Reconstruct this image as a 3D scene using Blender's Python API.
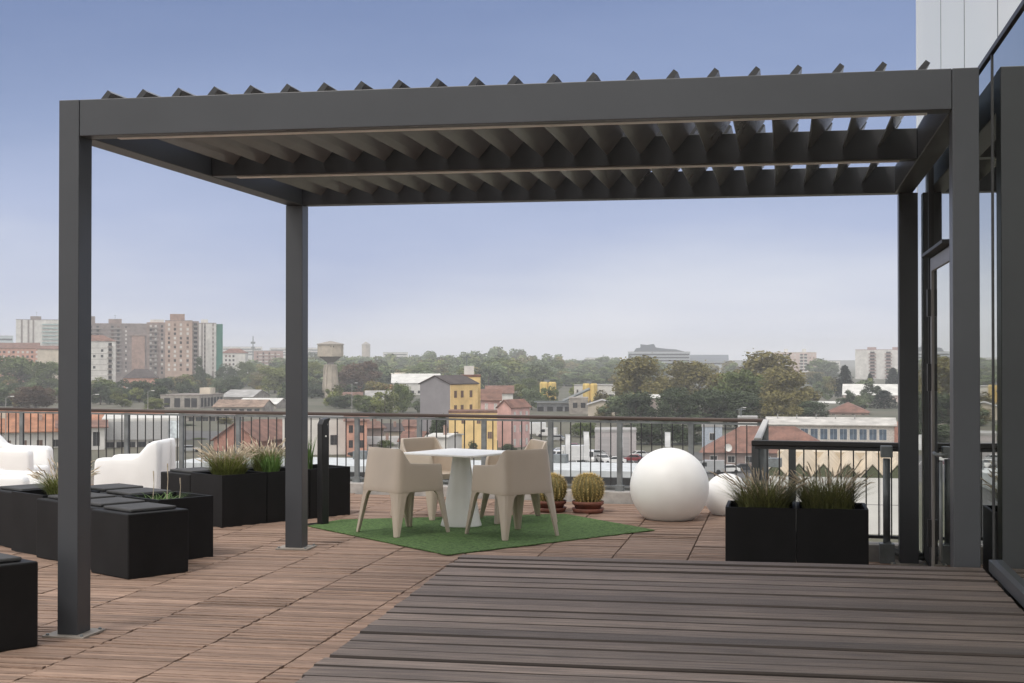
import bpy, math, random
from mathutils import Vector, Matrix
R = math.radians
random.seed(7)
for o in list(bpy.data.objects): bpy.data.objects.remove(o)
sc = bpy.context.scene
C = sc.collection

# ---------------------------------------------------------------- camera, sky, sun, exposure
F = 1440.0; YAW = R(10.73); PITCH = R(0.617); H = 1.7
cd = bpy.data.cameras.new('camera'); cam = bpy.data.objects.new('camera', cd); C.objects.link(cam)
cam.location = (0, 0, H); cam.rotation_euler = (R(90) + PITCH, 0, YAW)
cd.sensor_width = 36; cd.lens = F / 1024 * 36; cd.clip_start = .1; cd.clip_end = 20000
sc.camera = cam

SUN_EL, SUN_AZ = R(52), R(205)          # azimuth clockwise from +Y
w = bpy.data.worlds.new('World'); sc.world = w; w.use_nodes = True
nt = w.node_tree; nt.nodes.clear()
def N(nt, t, **k):
    n = nt.nodes.new(t)
    for a, b in k.items(): setattr(n, a, b)
    return n
wo = N(nt, 'ShaderNodeOutputWorld'); bg = N(nt, 'ShaderNodeBackground'); bg.inputs[1].default_value = .1
sky = N(nt, 'ShaderNodeTexSky', sky_type='NISHITA', sun_disc=False)
sky.sun_elevation = SUN_EL; sky.sun_rotation = SUN_AZ; sky.dust_density = 3.0; sky.air_density = 1.2; sky.ozone_density = 2.0
tc = N(nt, 'ShaderNodeTexCoord'); sx = N(nt, 'ShaderNodeSeparateXYZ'); nt.links.new(tc.outputs['Generated'], sx.inputs[0])
no = N(nt, 'ShaderNodeTexNoise'); no.inputs['Scale'].default_value = 2.6; no.inputs['Detail'].default_value = 4
mp = N(nt, 'ShaderNodeMapping'); mp.inputs['Scale'].default_value = (1, 1, 4.5)
nt.links.new(tc.outputs['Generated'], mp.inputs[0]); nt.links.new(mp.outputs[0], no.inputs[0])
ma = N(nt, 'ShaderNodeMath', operation='MULTIPLY_ADD'); ma.inputs[1].default_value = .13; 
mb_ = N(nt, 'ShaderNodeMath', operation='SUBTRACT'); mb_.inputs[1].default_value = .5
nt.links.new(no.outputs[0], mb_.inputs[0]); nt.links.new(mb_.outputs[0], ma.inputs[0]); nt.links.new(sx.outputs[2], ma.inputs[2])
cr = N(nt, 'ShaderNodeValToRGB'); nt.links.new(ma.outputs[0], cr.inputs[0])
els = cr.color_ramp.elements
stops = [(0.0, (.74, .75, .81)), (.035, (.58, .615, .725)), (.09, (.375, .435, .625)), (.16, (.245, .31, .50)), (.25, (.158, .215, .39)),
         (.42, (.40, .46, .60)), (.62, (1.30, 1.28, 1.26))]
els[0].position = 0; els[0].color = (*stops[0][1], 1); els[1].position = .62; els[1].color = (*stops[-1][1], 1)
for p, c in stops[1:-1]:
    e = els.new(p); e.color = (*c, 1)
sc10 = N(nt, 'ShaderNodeVectorMath', operation='SCALE'); sc10.inputs['Scale'].default_value = 10.0
fr = N(nt, 'ShaderNodeMapRange', interpolation_type='SMOOTHSTEP'); fr.inputs[1].default_value = .55; fr.inputs[2].default_value = -.15; fr.inputs[3].default_value = 0; fr.inputs[4].default_value = 1
nt.links.new(sx.outputs[1], fr.inputs[0])           # the overcast is whiter away from the view
wm = N(nt, 'ShaderNodeMix', data_type='RGBA'); wm.inputs[7].default_value = (1.2, 1.18, 1.16, 1)
nt.links.new(fr.outputs[0], wm.inputs[0]); nt.links.new(cr.outputs[0], wm.inputs[6]); nt.links.new(wm.outputs[2], sc10.inputs[0])
mx = N(nt, 'ShaderNodeMix', data_type='RGBA'); mx.inputs[0].default_value = .1
nt.links.new(sc10.outputs[0], mx.inputs[6]); nt.links.new(sky.outputs[0], mx.inputs[7])
nt.links.new(mx.outputs[2], bg.inputs[0]); nt.links.new(bg.outputs[0], wo.inputs[0])

sl = bpy.data.lights.new('sun', 'SUN'); so = bpy.data.objects.new('sun', sl); C.objects.link(so)
sl.energy = 1.1; sl.angle = R(14); sl.color = (1, .95, .88)
sd = Vector((math.sin(SUN_AZ) * math.cos(SUN_EL), math.cos(SUN_AZ) * math.cos(SUN_EL), math.sin(SUN_EL)))
so.rotation_euler = sd.to_track_quat('Z', 'Y').to_euler()

sc.view_settings.view_transform = 'Standard'; sc.view_settings.look = 'None'
sc.view_settings.exposure = 0.28; sc.view_settings.gamma = 1
sc.render.engine = 'CYCLES'
cy = sc.cycles
cy.use_denoising = True; cy.max_bounces = 6; cy.volume_bounces = 0; cy.diffuse_bounces = 3; cy.glossy_bounces = 4
cy.use_adaptive_sampling = True

# ---------------------------------------------------------------- camera geometry used for laying out the place
_sy, _cy, _sp, _cp = math.sin(YAW), math.cos(YAW), math.sin(PITCH), math.cos(PITCH)
FW = Vector((-_sy * _cp, _cy * _cp, _sp)); RT = Vector((_cy, _sy, 0)); UP = Vector((_sy * _sp, -_cy * _sp, _cp))
def ray(px, py): return FW + RT * ((px - 512) / F) + UP * ((341.5 - py) / F)
def fl(px, py, z=0):
    r = ray(px, py); t = (z - H) / r.z; p = r * t; return Vector((p.x, p.y, z))
def atd(px, py, d): return ray(px, py) * d + Vector((0, 0, H))
G = -18.3                                     # the town's ground below the terrace floor (z = 0)

# ---------------------------------------------------------------- helpers
class MB:
    def __init__(s): s.v = []; s.f = []; s.t = []; s.m = []
    def add(s, vs, fs, tint=0.0, mi=0):
        k = len(s.v); s.v += [tuple(p) for p in vs]
        for f in fs: s.f.append([i + k for i in f]); s.t.append(tint); s.m.append(mi)
        return s
    def box(s, c, d, rz=0, tint=0, mi=0, M=None):
        x, y, z = d[0] / 2, d[1] / 2, d[2] / 2
        vs = [Vector((a * x, b * y, e * z)) for e in (-1, 1) for b in (-1, 1) for a in (-1, 1)]
        M = M or Matrix.Rotation(rz, 3, 'Z')
        vs = [M @ p + Vector(c) for p in vs]
        return s.add(vs, [(0, 2, 3, 1), (4, 5, 7, 6), (0, 1, 5, 4), (2, 6, 7, 3), (0, 4, 6, 2), (1, 3, 7, 5)], tint, mi)
    def bb(s, x0, x1, y0, y1, z0, z1, tint=0, mi=0):
        return s.box(((x0 + x1) / 2, (y0 + y1) / 2, (z0 + z1) / 2), (abs(x1 - x0), abs(y1 - y0), abs(z1 - z0)), 0, tint, mi)
    def tube(s, pts, rs, n=8, caps=True, tint=0, mi=0):
        pts = [Vector(p) for p in pts]
        if not isinstance(rs, (list, tuple)): rs = [rs] * len(pts)
        vs = []; L = len(pts)
        for i, p in enumerate(pts):
            t = (pts[min(i + 1, L - 1)] - pts[max(i - 1, 0)]).normalized()
            a = Vector((0, 0, 1)) if abs(t.z) < .9 else Vector((1, 0, 0))
            u = t.cross(a).normalized(); q = t.cross(u)
            for k in range(n):
                an = 2 * math.pi * k / n; vs.append(p + (u * math.cos(an) + q * math.sin(an)) * rs[i])
        fs = [(i * n + k, i * n + (k + 1) % n, (i + 1) * n + (k + 1) % n, (i + 1) * n + k) for i in range(L - 1) for k in range(n)]
        if caps: fs += [tuple(range(n))[::-1], tuple(range((L - 1) * n, L * n))]
        return s.add(vs, fs, tint, mi)
    def lathe(s, prof, n=32, c=(0, 0, 0), tint=0, mi=0, rad=None):
        vs = []
        for r, z in prof:
            for k in range(n):
                a = 2 * math.pi * k / n; rr = r * (rad(a, z) if rad else 1)
                vs.append((c[0] + rr * math.cos(a), c[1] + rr * math.sin(a), c[2] + z))
        L = len(prof)
        fs = [(i * n + k, i * n + (k + 1) % n, (i + 1) * n + (k + 1) % n, (i + 1) * n + k) for i in range(L - 1) for k in range(n)]
        if prof[0][0] > 1e-4: fs.append(tuple(range(n))[::-1])
        if prof[-1][0] > 1e-4: fs.append(tuple(range((L - 1) * n, L * n)))
        return s.add(vs, fs, tint, mi)
    def prism(s, poly, z0, z1, tint=0, mi=0):
        n = len(poly)
        vs = [(p[0], p[1], z0) for p in poly] + [(p[0], p[1], z1) for p in poly]
        fs = [tuple(range(n))[::-1], tuple(range(n, 2 * n))] + [(i, (i + 1) % n, n + (i + 1) % n, n + i) for i in range(n)]
        return s.add(vs, fs, tint, mi)
    def extr(s, poly, axis, a0, a1, tint=0, mi=0):   # polygon in the two other axes, extruded along axis
        n = len(poly)
        def P(p, a): return (a, p[0], p[1]) if axis == 'x' else (p[0], a, p[1])
        vs = [P(p, a0) for p in poly] + [P(p, a1) for p in poly]
        fs = [tuple(range(n))[::-1], tuple(range(n, 2 * n))] + [(i, (i + 1) % n, n + (i + 1) % n, n + i) for i in range(n)]
        return s.add(vs, fs, tint, mi)
    def mesh(s, name, mats, smooth=False):
        me = bpy.data.meshes.new(name); me.from_pydata(s.v, [], s.f)
        for m in (mats if isinstance(mats, (list, tuple)) else [mats]): me.materials.append(m)
        me.polygons.foreach_set('material_index', s.m)
        at = me.attributes.new('tint', 'FLOAT', 'FACE'); at.data.foreach_set('value', s.t)
        if smooth: me.polygons.foreach_set('use_smooth', [True] * len(s.f))
        me.update(); return me
    def build(s, name, mats, parent=None, smooth=False, bevel=0, seg=2, fixn=True):
        me = s.mesh(name, mats, smooth)
        if fixn:
            import bmesh
            b = bmesh.new(); b.from_mesh(me); bmesh.ops.recalc_face_normals(b, faces=b.faces); b.to_mesh(me); b.free()
        o = link(name, me, parent)
        if bevel:
            md = o.modifiers.new('bevel', 'BEVEL'); md.width = bevel; md.segments = seg; md.limit_method = 'ANGLE'; md.angle_limit = R(35)
            if smooth is False: md.harden_normals = False
        return o
def link(name, data, parent=None):
    o = bpy.data.objects.new(name, data); C.objects.link(o)
    if parent: o.parent = parent
    return o
def tag(o, label=None, cat=None, group=None, kind=None):
    if label: o['label'] = label
    if cat: o['category'] = cat
    if group: o['group'] = group
    if kind: o['kind'] = kind
    return o
def empty(name, loc, rz=0, label=None, cat=None, group=None):
    o = bpy.data.objects.new(name, None); C.objects.link(o); o.empty_display_size = .2
    o.location = loc; o.rotation_euler = (0, 0, rz)
    return tag(o, label, cat, group)
def copy_tree(o, parent=None):
    c = o.copy(); C.objects.link(c)
    if parent: c.parent = parent
    for ch in list(o.children): copy_tree(ch, c)
    return c
def dup(o, loc, rz=None, label=None, scale=None, group=None):
    c = copy_tree(o); c.location = loc
    if rz is not None: c.rotation_euler = (0, 0, rz)
    if scale: c.scale = scale if isinstance(scale, (tuple, list)) else (scale,) * 3
    if label: c['label'] = label
    if group: c['group'] = group
    return c

# ---------------------------------------------------------------- materials
MATS = {}
def mat(name, col, rough=.7, metal=0, var=.12, scale=3.0, bump=0, bscale=None, tint=0, col2=None, spec=.5, stretch=None, detail=5, trans=0, coat=0):
    if name in MATS: return MATS[name]
    m = bpy.data.materials.new(name); m.use_nodes = True; nt = m.node_tree; L = nt.links.new
    b = nt.nodes['Principled BSDF']; b.inputs['Roughness'].default_value = rough; b.inputs['Metallic'].default_value = metal
    b.inputs['Specular IOR Level'].default_value = spec; b.inputs['Coat Weight'].default_value = coat
    tc = N(nt, 'ShaderNodeTexCoord'); mp = N(nt, 'ShaderNodeMapping'); L(tc.outputs['Object'], mp.inputs[0])
    if stretch: mp.inputs['Scale'].default_value = stretch
    n1 = N(nt, 'ShaderNodeTexNoise'); n1.inputs['Scale'].default_value = scale; n1.inputs['Detail'].default_value = detail; n1.inputs['Roughness'].default_value = .6
    L(mp.outputs[0], n1.inputs[0])
    c2 = col2 or tuple(max(0, c * (1 - 2.2 * var)) for c in col)
    c1 = col if col2 else tuple(min(1, c * (1 + 2.2 * var)) for c in col)
    mr = N(nt, 'ShaderNodeMapRange'); mr.inputs[1].default_value = .28; mr.inputs[2].default_value = .72; L(n1.outputs[0], mr.inputs[0])
    x = N(nt, 'ShaderNodeMix', data_type='RGBA'); x.inputs[6].default_value = (*c2, 1); x.inputs[7].default_value = (*c1, 1); L(mr.outputs[0], x.inputs[0])
    out = x.outputs[2]
    if tint:
        at = N(nt, 'ShaderNodeAttribute', attribute_name='tint'); mm = N(nt, 'ShaderNodeMath', operation='MULTIPLY_ADD'); mm.inputs[1].default_value = tint; mm.inputs[2].default_value = 1
        L(at.outputs['Fac'], mm.inputs[0])
        vm = N(nt, 'ShaderNodeVectorMath', operation='SCALE'); L(out, vm.inputs[0]); L(mm.outputs[0], vm.inputs['Scale']); out = vm.outputs[0]
    L(out, b.inputs['Base Color'])
    if bump:
        n2 = N(nt, 'ShaderNodeTexNoise'); n2.inputs['Scale'].default_value = bscale or scale * 6; n2.inputs['Detail'].default_value = 4
        L(mp.outputs[0], n2.inputs[0]); bp = N(nt, 'ShaderNodeBump'); bp.inputs['Strength'].default_value = bump; bp.inputs['Distance'].default_value = .02
        L(n2.outputs[0], bp.inputs['Height']); L(bp.outputs[0], b.inputs['Normal'])
    if trans:
        td = N(nt, 'ShaderNodeBsdfTranslucent'); L(out, td.inputs[0]); ms = N(nt, 'ShaderNodeMixShader'); ms.inputs[0].default_value = trans
        o_ = nt.nodes['Material Output']; L(b.outputs[0], ms.inputs[1]); L(td.outputs[0], ms.inputs[2]); L(ms.outputs[0], o_.inputs[0])
    m.diffuse_color = (*col, 1); MATS[name] = m; return m

alu = mat('powder_coated_aluminium', (.048, .0505, .057), .40, .0, .05, 1.5, .03, 400)
alu_dark = mat('dark_louvre_aluminium', (.034, .034, .036), .38, .0, .08, 2)
louvre_under = mat('taupe_louvre_underside', (.185, .18, .178), .25, 0, .05, 2)
alu_pale = mat('pale_channel', (.86, .83, .78), .5, 0, .08, 3)
steel = mat('galvanised_steel', (.19, .205, .21), .5, .3, .15, 6)
steel_dark = mat('dark_steel', (.04, .04, .042), .5, .2, .1, 6)
rail_wood = mat('handrail_wood', (.062, .04, .032), .5, 0, .2, 3, .1, 40, stretch=(.3, 4, 4))
rail_black = mat('black_handrail', (.022, .02, .02), .45, 0, .1)
tile_wood = mat('terrace_wood', (.30, .20, .148), .75, 0, .15, 3.5, .35, 30, tint=.48, stretch=(1.5, 16, 3))
under = mat('terrace_substrate', (.035, .026, .022), .9)
deck_wood = mat('weathered_deck_wood', (.112, .085, .070), .55, 0, .30, 2.6, .6, 26, tint=.6, stretch=(1, 20, 4))
concrete = mat('kerb_concrete', (.36, .34, .32), .9, 0, .18, 4, .3)
plastic_black = mat('black_planter', (.0075, .0073, .008), .6, 0, .2, 3, .05, 120, spec=.25)
lid_mat = mat('charcoal_pad', (.05, .049, .05), .75, 0, .12, 5, .2, 200)
white_pl = mat('white_polyethylene', (.87, .86, .84), .45, 0, .03, 2)
b_ = white_pl.node_tree.nodes['Principled BSDF']; b_.inputs['Subsurface Weight'].default_value = .7; b_.inputs['Subsurface Radius'].default_value = (.3, .3, .3); b_.inputs['Subsurface Scale'].default_value = .8
white_tb = mat('white_table_lacquer', (.80, .79, .76), .35, 0, .03, 2)
beige = mat('beige_polypropylene', (.47, .395, .32), .38, 0, .03, 2)
turf = mat('artificial_turf', (.11, .20, .058), .95, 0, .3, 40, .9, 320)
terracotta = mat('terracotta', (.17, .062, .042), .7, 0, .2, 6, .15)
cact = mat('cactus_skin', (.17, .14, .05), .7, 0, .2, 12)
spine = mat('cactus_spines', (.62, .47, .19), .6, 0, .2, 20)
soil = mat('soil', (.03, .022, .016), .95, 0, .3, 20, .6)
blade_g = mat('grass_blade', (.20, .225, .065), .6, 0, .25, 6, tint=.6, trans=.25)
blade_b = mat('bright_blade', (.12, .21, .055), .55, 0, .2, 6, tint=.5, trans=.25)
plume = mat('seed_plume', (.60, .51, .39), .9, 0, .2, 20, tint=.4, trans=.2)
blk = mat('black_lamp_metal', (.012, .012, .013), .35, 0, .05)
# glass of the wall: strongly reflecting coated glazing
def glass_mat(name, col, metal, rough=.015):
    m = mat(name, col, rough, metal, .02, .4); return m
glz = glass_mat('coated_glazing', (.50, .525, .47), 1.0)
glz_far = mat('window_glass', (.035, .04, .045), .15, 0, .4, .8)
spandrel = mat('sky_reflection_panel', (.86, .88, .84), .3, 0, .02, .3, spec=.3)  # white overcast reflection put into the base colour of the upper glass
doorframe = mat('door_frame_metal', (.22, .205, .195), .4, .2, .05)
interior = mat('interior_dark', (.012, .012, .012), .9)

# ---------------------------------------------------------------- ground, haze
def sheet(name, pts, m, z, kind='structure'):
    b = MB(); b.add([(p[0], p[1], z) for p in pts], [tuple(range(len(pts)))]); return tag(b.build(name, m, fixn=False), kind=kind)
ground_m = mat('town_ground', (.135, .12, .09), .95, 0, .3, .03, .2, .3, col2=(.055, .062, .034))
asph = mat('asphalt', (.085, .083, .082), .9, 0, .15, .3, .2, 8)
paint = mat('road_paint', (.6, .6, .58), .8, 0, .1)
a = 9000
sheet('ground', [(-a, -a), (a, -a), (a, a), (-a, a)], ground_m, G)
p = [fl(470, 478, G), fl(800, 478, G), fl(760, 452, G), fl(520, 452, G)]
sheet('road', p, asph, G + .02)
p = [fl(150, 440, G), fl(470, 441, G), fl(530, 441, G), fl(520, 433, G), fl(320, 433, G), fl(150, 430, G)]
tag(sheet('road', p, asph, G + .02))
for k in range(12):
    x0 = fl(552 + k * 12, 467, G); x1 = fl(554 + k * 11, 458, G); dx = Vector((.12, 0, 0))
    sheet('parking_line', [x0, x0 + dx, x1 + dx, x1], paint, G + .03)

hb = MB().bb(-3200, 3200, -120, 3600, G - 1, 42)
hz = hb.build('haze', []); tag(hz, kind='stuff')
hm = bpy.data.materials.new('haze_air'); hm.use_nodes = True; hm.node_tree.nodes.clear()
ho = N(hm.node_tree, 'ShaderNodeOutputMaterial'); pv = N(hm.node_tree, 'ShaderNodeVolumePrincipled')
pv.inputs['Color'].default_value = (.97, .98, 1.0, 1); pv.inputs['Density'].default_value = .00026; pv.inputs['Anisotropy'].default_value = .0
hm.node_tree.links.new(pv.outputs[0], ho.inputs['Volume']); hz.data.materials.clear(); hz.data.materials.append(hm)

# ---------------------------------------------------------------- terrace
RA = fl(0, 409, .98); RB = fl(765, 420.7, .98); RA.z = RB.z = 0
rdir = (RB - RA).normalized(); RL = RA - rdir * 2.2                 # rail line, left end beyond the frame
RC = Vector((-.235, 12.66, 0)); RD = Vector((1.0, 12.5, 0))
def raily(x): return RA.y + (x - RA.x) * rdir.y / rdir.x
slab = [(-14, -5), (1.0, -5), (1.0, 12.75), (-.1, 12.85), (-.1, RB.y + .1), (-14, raily(-14) + .15)]
b = MB(); b.prism(slab, -.35, -.05); tag(b.build('terrace_base', under), kind='structure')
b = MB(); PX = .635; x0 = -3.345
y = 2.0; k = 0
rows = []
while y < 18.8: rows.append(y); y += .047
for i in range(-17, 8):
    xa = x0 + i * PX; xb = xa + PX
    for j, y in enumerate(rows):
        gq = random.choice([.002, .0025, .0045]); ya, yb = y + gq, y + .047 - gq
        if (j % 13) == 0: ya += .003
        xm = (xa + xb) / 2
        xe = min(xb - .009, .99)
        if xa > .9: continue
        lim = raily(xm) - .12 if xm < -.3 else 12.35
        if yb > lim or (xa > -1.2 and yb < 7.3) : continue
        zt = random.gauss(0, .0022); tn = random.gauss(0, .3)
        if random.random() < .05: tn -= .5
        t2 = random.gauss(0, .0012)
        b.add([(xa + .004, ya, zt), (xe, ya, zt + t2), (xe, yb, zt + t2), (xa + .004, yb, zt),
               (xa + .004, ya, -.03), (xe, ya, -.03), (xe, yb, -.03), (xa + .004, yb, -.03)],
              [(0, 1, 2, 3), (0, 4, 5, 1), (2, 6, 7, 3), (1, 5, 6, 2), (3, 7, 4, 0)], max(-.85, min(.8, tn)))
tag(b.build('terrace_floor', tile_wood, fixn=True), kind='structure')
# host building under the terrace
tag(MB().prism([(-13.9, -30), (8.9, -30), (8.9, 12.6), (-.2, 12.75), (-.2, RB.y), (-13.9, raily(-13.9))], G, -.36).build('office_block', mat('render_grey', (.4, .39, .37), .9)),
    'grey rendered office block carrying the roof terrace', 'building')
# kerb below the rail
def strip(pts, wd, z0, z1, name, m):
    b = MB()
    for p, q in zip(pts[:-1], pts[1:]):
        d = (q - p); b.box(((p + q) / 2).to_tuple()[:2] + ((z0 + z1) / 2,), (d.length, wd, z1 - z0), math.atan2(d.y, d.x))
    return b.build(name, m, bevel=.012)
tag(strip([RL, RB], .2, -.04, .13, 'kerb', concrete), kind='structure')
tag(strip([RB + Vector((0, -.12, 0)), RC + Vector((0, .1, 0))], .16, -.04, .115, 'kerb', concrete), kind='structure')
tag(strip([RC + Vector((-.07, 0, 0)), RD], .2, -.04, .13, 'kerb', concrete), kind='structure')

# raised deck
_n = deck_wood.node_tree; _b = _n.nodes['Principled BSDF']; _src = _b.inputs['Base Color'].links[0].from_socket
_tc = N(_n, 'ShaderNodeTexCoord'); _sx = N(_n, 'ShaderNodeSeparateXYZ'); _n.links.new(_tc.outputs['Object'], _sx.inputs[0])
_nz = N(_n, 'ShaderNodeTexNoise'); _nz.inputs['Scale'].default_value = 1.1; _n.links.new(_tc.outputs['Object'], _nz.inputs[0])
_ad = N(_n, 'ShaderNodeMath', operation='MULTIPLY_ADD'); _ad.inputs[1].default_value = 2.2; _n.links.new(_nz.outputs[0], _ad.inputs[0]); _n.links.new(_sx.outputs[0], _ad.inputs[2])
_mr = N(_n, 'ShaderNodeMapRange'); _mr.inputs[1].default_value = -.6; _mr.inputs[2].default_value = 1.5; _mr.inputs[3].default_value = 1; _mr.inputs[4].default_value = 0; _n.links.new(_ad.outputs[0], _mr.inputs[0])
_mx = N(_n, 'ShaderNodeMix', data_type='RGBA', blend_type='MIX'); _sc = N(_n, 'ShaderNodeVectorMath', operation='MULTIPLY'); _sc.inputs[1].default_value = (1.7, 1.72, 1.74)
_n.links.new(_src, _sc.inputs[0]); _n.links.new(_mr.outputs[0], _mx.inputs[0]); _n.links.new(_src, _mx.inputs[6]); _n.links.new(_sc.outputs[0], _mx.inputs[7]); _n.links.new(_mx.outputs[2], _b.inputs['Base Color'])  # lighter away from the wall: weathering, with wall shade put into the colour
ZD = .575
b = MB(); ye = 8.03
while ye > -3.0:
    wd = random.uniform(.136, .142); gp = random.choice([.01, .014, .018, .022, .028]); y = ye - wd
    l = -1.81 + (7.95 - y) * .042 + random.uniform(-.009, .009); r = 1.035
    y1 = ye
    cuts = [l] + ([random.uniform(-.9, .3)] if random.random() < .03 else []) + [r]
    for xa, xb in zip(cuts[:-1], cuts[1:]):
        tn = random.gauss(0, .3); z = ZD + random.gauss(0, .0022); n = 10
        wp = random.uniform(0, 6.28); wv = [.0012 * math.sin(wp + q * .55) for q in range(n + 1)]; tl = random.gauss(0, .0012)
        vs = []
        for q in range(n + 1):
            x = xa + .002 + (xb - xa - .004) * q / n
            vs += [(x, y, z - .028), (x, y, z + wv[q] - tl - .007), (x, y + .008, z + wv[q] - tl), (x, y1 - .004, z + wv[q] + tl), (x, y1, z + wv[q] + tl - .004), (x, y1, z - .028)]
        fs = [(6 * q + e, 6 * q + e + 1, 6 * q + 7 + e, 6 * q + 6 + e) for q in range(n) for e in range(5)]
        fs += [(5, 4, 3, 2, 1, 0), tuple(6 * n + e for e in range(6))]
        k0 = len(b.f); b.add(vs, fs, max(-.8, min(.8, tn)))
        for q in range(n): b.m[k0 + 5 * q] = 1; b.m[k0 + 5 * q + 4] = b.m[k0 + 5 * q + 1] = 1       # shadow of the gaps painted near-black on the board edges
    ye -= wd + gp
tag(b.build('raised_deck', [deck_wood, mat('gap_shadow_edge', (.028, .021, .018), .95)]), kind='structure')
b = MB(); b.prism([(-1.72, 7.9), (-1.26, -3), (1.03, -3), (1.03, 7.9)], -.04, ZD - .045)
tag(b.build('deck_base', under), kind='structure')

# ---------------------------------------------------------------- glass building on the right
XW = 1.09
gb = empty('glass_building', (XW, 12.55, 0), 0, 'glazed office wall with white upper panels and dark mullions beside the deck', 'building')
o_ = Vector((XW, 12.55, 0))
def loc(b, root): b.v = [tuple(Vector(p) - root) for p in b.v]; return b
loc(MB().bb(XW + .05, 9, -6, 12.5, -.35, 8), o_).build('core', interior, gb)
ys = [12.45, 10.56, 9.21, 7.8, 6.4, 5.0, 3.6, 2.2, .8, -.6, -2.0, -3.4, -4.8]
ys[0] = 12.4
for ya, yb in zip(ys[:-1], ys[1:]):
    loc(MB().bb(XW, XW + .03, yb + .011, ya - .011, 3.35, 8), o_).build('upper_panel', spandrel, gb)
    if yb > -4: loc(MB().bb(XW - .002, XW + .01, yb - .009, yb + .009, 3.36, 8), o_).build('panel_seam', steel, gb)
loc(MB().bb(XW - .012, XW + .04, -5, 12.4, 3.318, 3.345), o_).build('transom', steel_dark, gb)
low = [12.4, 11.3, 9.69, 8.015, 6.6, 5.2, 3.8, 2.4, 1.0, -.4, -1.8, -3.2, -4.8]
for i, (ya, yb) in enumerate(zip(low[:-1], low[1:])):
    if i == 1:
        loc(MB().bb(XW, XW + .025, yb + .02, ya - .02, 2.47, 3.31), o_).build('glass_pane', glz, gb)
    else:
        loc(MB().bb(XW, XW + .025, yb + .012, ya - .012, .1, 3.31), o_).build('glass_pane', glz, gb)
    if i: loc(MB().bb(XW - .02 if i in (1, 2) else XW - .006, XW + .04, ya - .012, ya + .012, 0, 3.315), o_).build('mullion', steel_dark, gb)
loc(MB().bb(XW, XW + .05, 12.41, 12.52, 0, 8), o_).build('corner_post', spandrel, gb)
loc(MB().bb(XW - .035, XW + .03, -5, 7.95, .57, .63), o_).build('sill', alu, gb)
loc(MB().bb(XW - .03, XW + .03, 8.02, 9.68, 0, .1), o_).build('sill', steel_dark, gb)
# door with pale frame
dl = loc(MB().bb(XW - .03, XW + .0, 9.72, 9.80, .02, 2.43).bb(XW - .03, XW, 10.98, 11.06, .02, 2.43).bb(XW - .03, XW, 9.80, 10.98, 2.33, 2.43).bb(XW - .03, XW, 9.8, 10.98, .02, .14), o_).build('door', doorframe, gb, bevel=.004)
loc(MB().bb(XW - .02, XW - .005, 9.8, 10.98, .14, 2.33), o_).build('pane', glz, dl)
hd = MB()
hd.tube([(XW - .03, 9.95, 1.05), (XW - .1, 9.95, 1.05), (XW - .1, 10.12, 1.05)], .012, 8)
hd.tube([(XW - .075, 9.93, .35), (XW - .075, 9.93, 1.0)], .012, 8)
loc(hd, o_).build('handle', steel, dl, smooth=True)
for z in (.3, 1.45, 2.0): loc(MB().bb(XW - .055, XW - .028, 11.02, 11.07, z, z + .2), o_).build('hinge', blk, dl)
loc(MB().bb(XW - .09, XW, 9.66, 11.1, 2.44, 2.462), o_).build('drip_edge', steel_dark, gb)

# ---------------------------------------------------------------- pergola
PXL, PXR, PY0, PY1, PZ0, PZ1 = -4.35, 1.035, 8.105, 12.33, 3.045, 3.267
pg = empty('pergola', (PXL, PY0, 0), 0, 'dark grey aluminium pergola with open tilting louvre roof over the terrace', 'pergola')
po = Vector((PXL, PY0, 0))
def part(b, name, m, par=pg, org=po, **k): return loc(b, org).build(name, m, par, **k)
W_ = .132
for (xa, ya, dx, dy) in ((PXL, PY0, W_, .17), (PXR - .14, PY0, .14, .17), (PXL, PY1 - .16, .155, .16), (PXR - .115, PY1 - .16, .15, .16)):
    p_ = part(MB().bb(xa, xa + dx, ya, ya + dy, .012, PZ0 if ya > 9 else PZ1), 'post', alu, bevel=.004)
    for bx_ in (xa - .045, xa + dx + .045):
        for by_ in (ya - .035, ya + dy + .035): part(MB().lathe([(.012, .014), (.012, .022), (.006, .026)], 6, c=(bx_, by_, 0)), 'bolt', steel, par=p_)
    part(MB().bb(xa - .07, xa + dx + .07, ya - .06, ya + dy + .06, .0, .014), 'base_plate', mat('plate_steel', (.30, .265, .23), .6, 0, .12), par=p_, bevel=.002)
xl, xr = PXL + W_ + .002, PXR - .142
part(MB().bb(xl, xr, PY0 + .003, PY0 + .15, PZ0, PZ1), 'beam', alu, bevel=.004)
part(MB().bb(PXL, PXR, PY1 - .15, PY1, PZ0 + .002, PZ1), 'beam', alu, bevel=.004)
part(MB().bb(PXL + .003, PXL + .15, PY0 + .172, PY1 - .152, PZ0 + .001, PZ1), 'beam', alu, bevel=.004)
part(MB().bb(PXR - .145, PXR - .003, PY0 + .172, PY1 - .152, PZ0 + .001, PZ1), 'beam', alu, bevel=.004)
YM = 10.19
part(MB().bb(PXL + .152, PXR - .147, YM - .07, YM + .07, PZ0 + .004, PZ1 - .01), 'middle_beam', alu_dark, bevel=.004)  # darker metal than the other beams: its shade is put into the colour
for (ya, yb) in ((PY0 + .10, PY0 + .148), (YM - .03, YM + .03)):
    part(MB().bb(xl + .2, xr - .12, ya, yb, PZ0 - .006, PZ0 + .002), 'light_channel', alu_pale)
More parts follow.
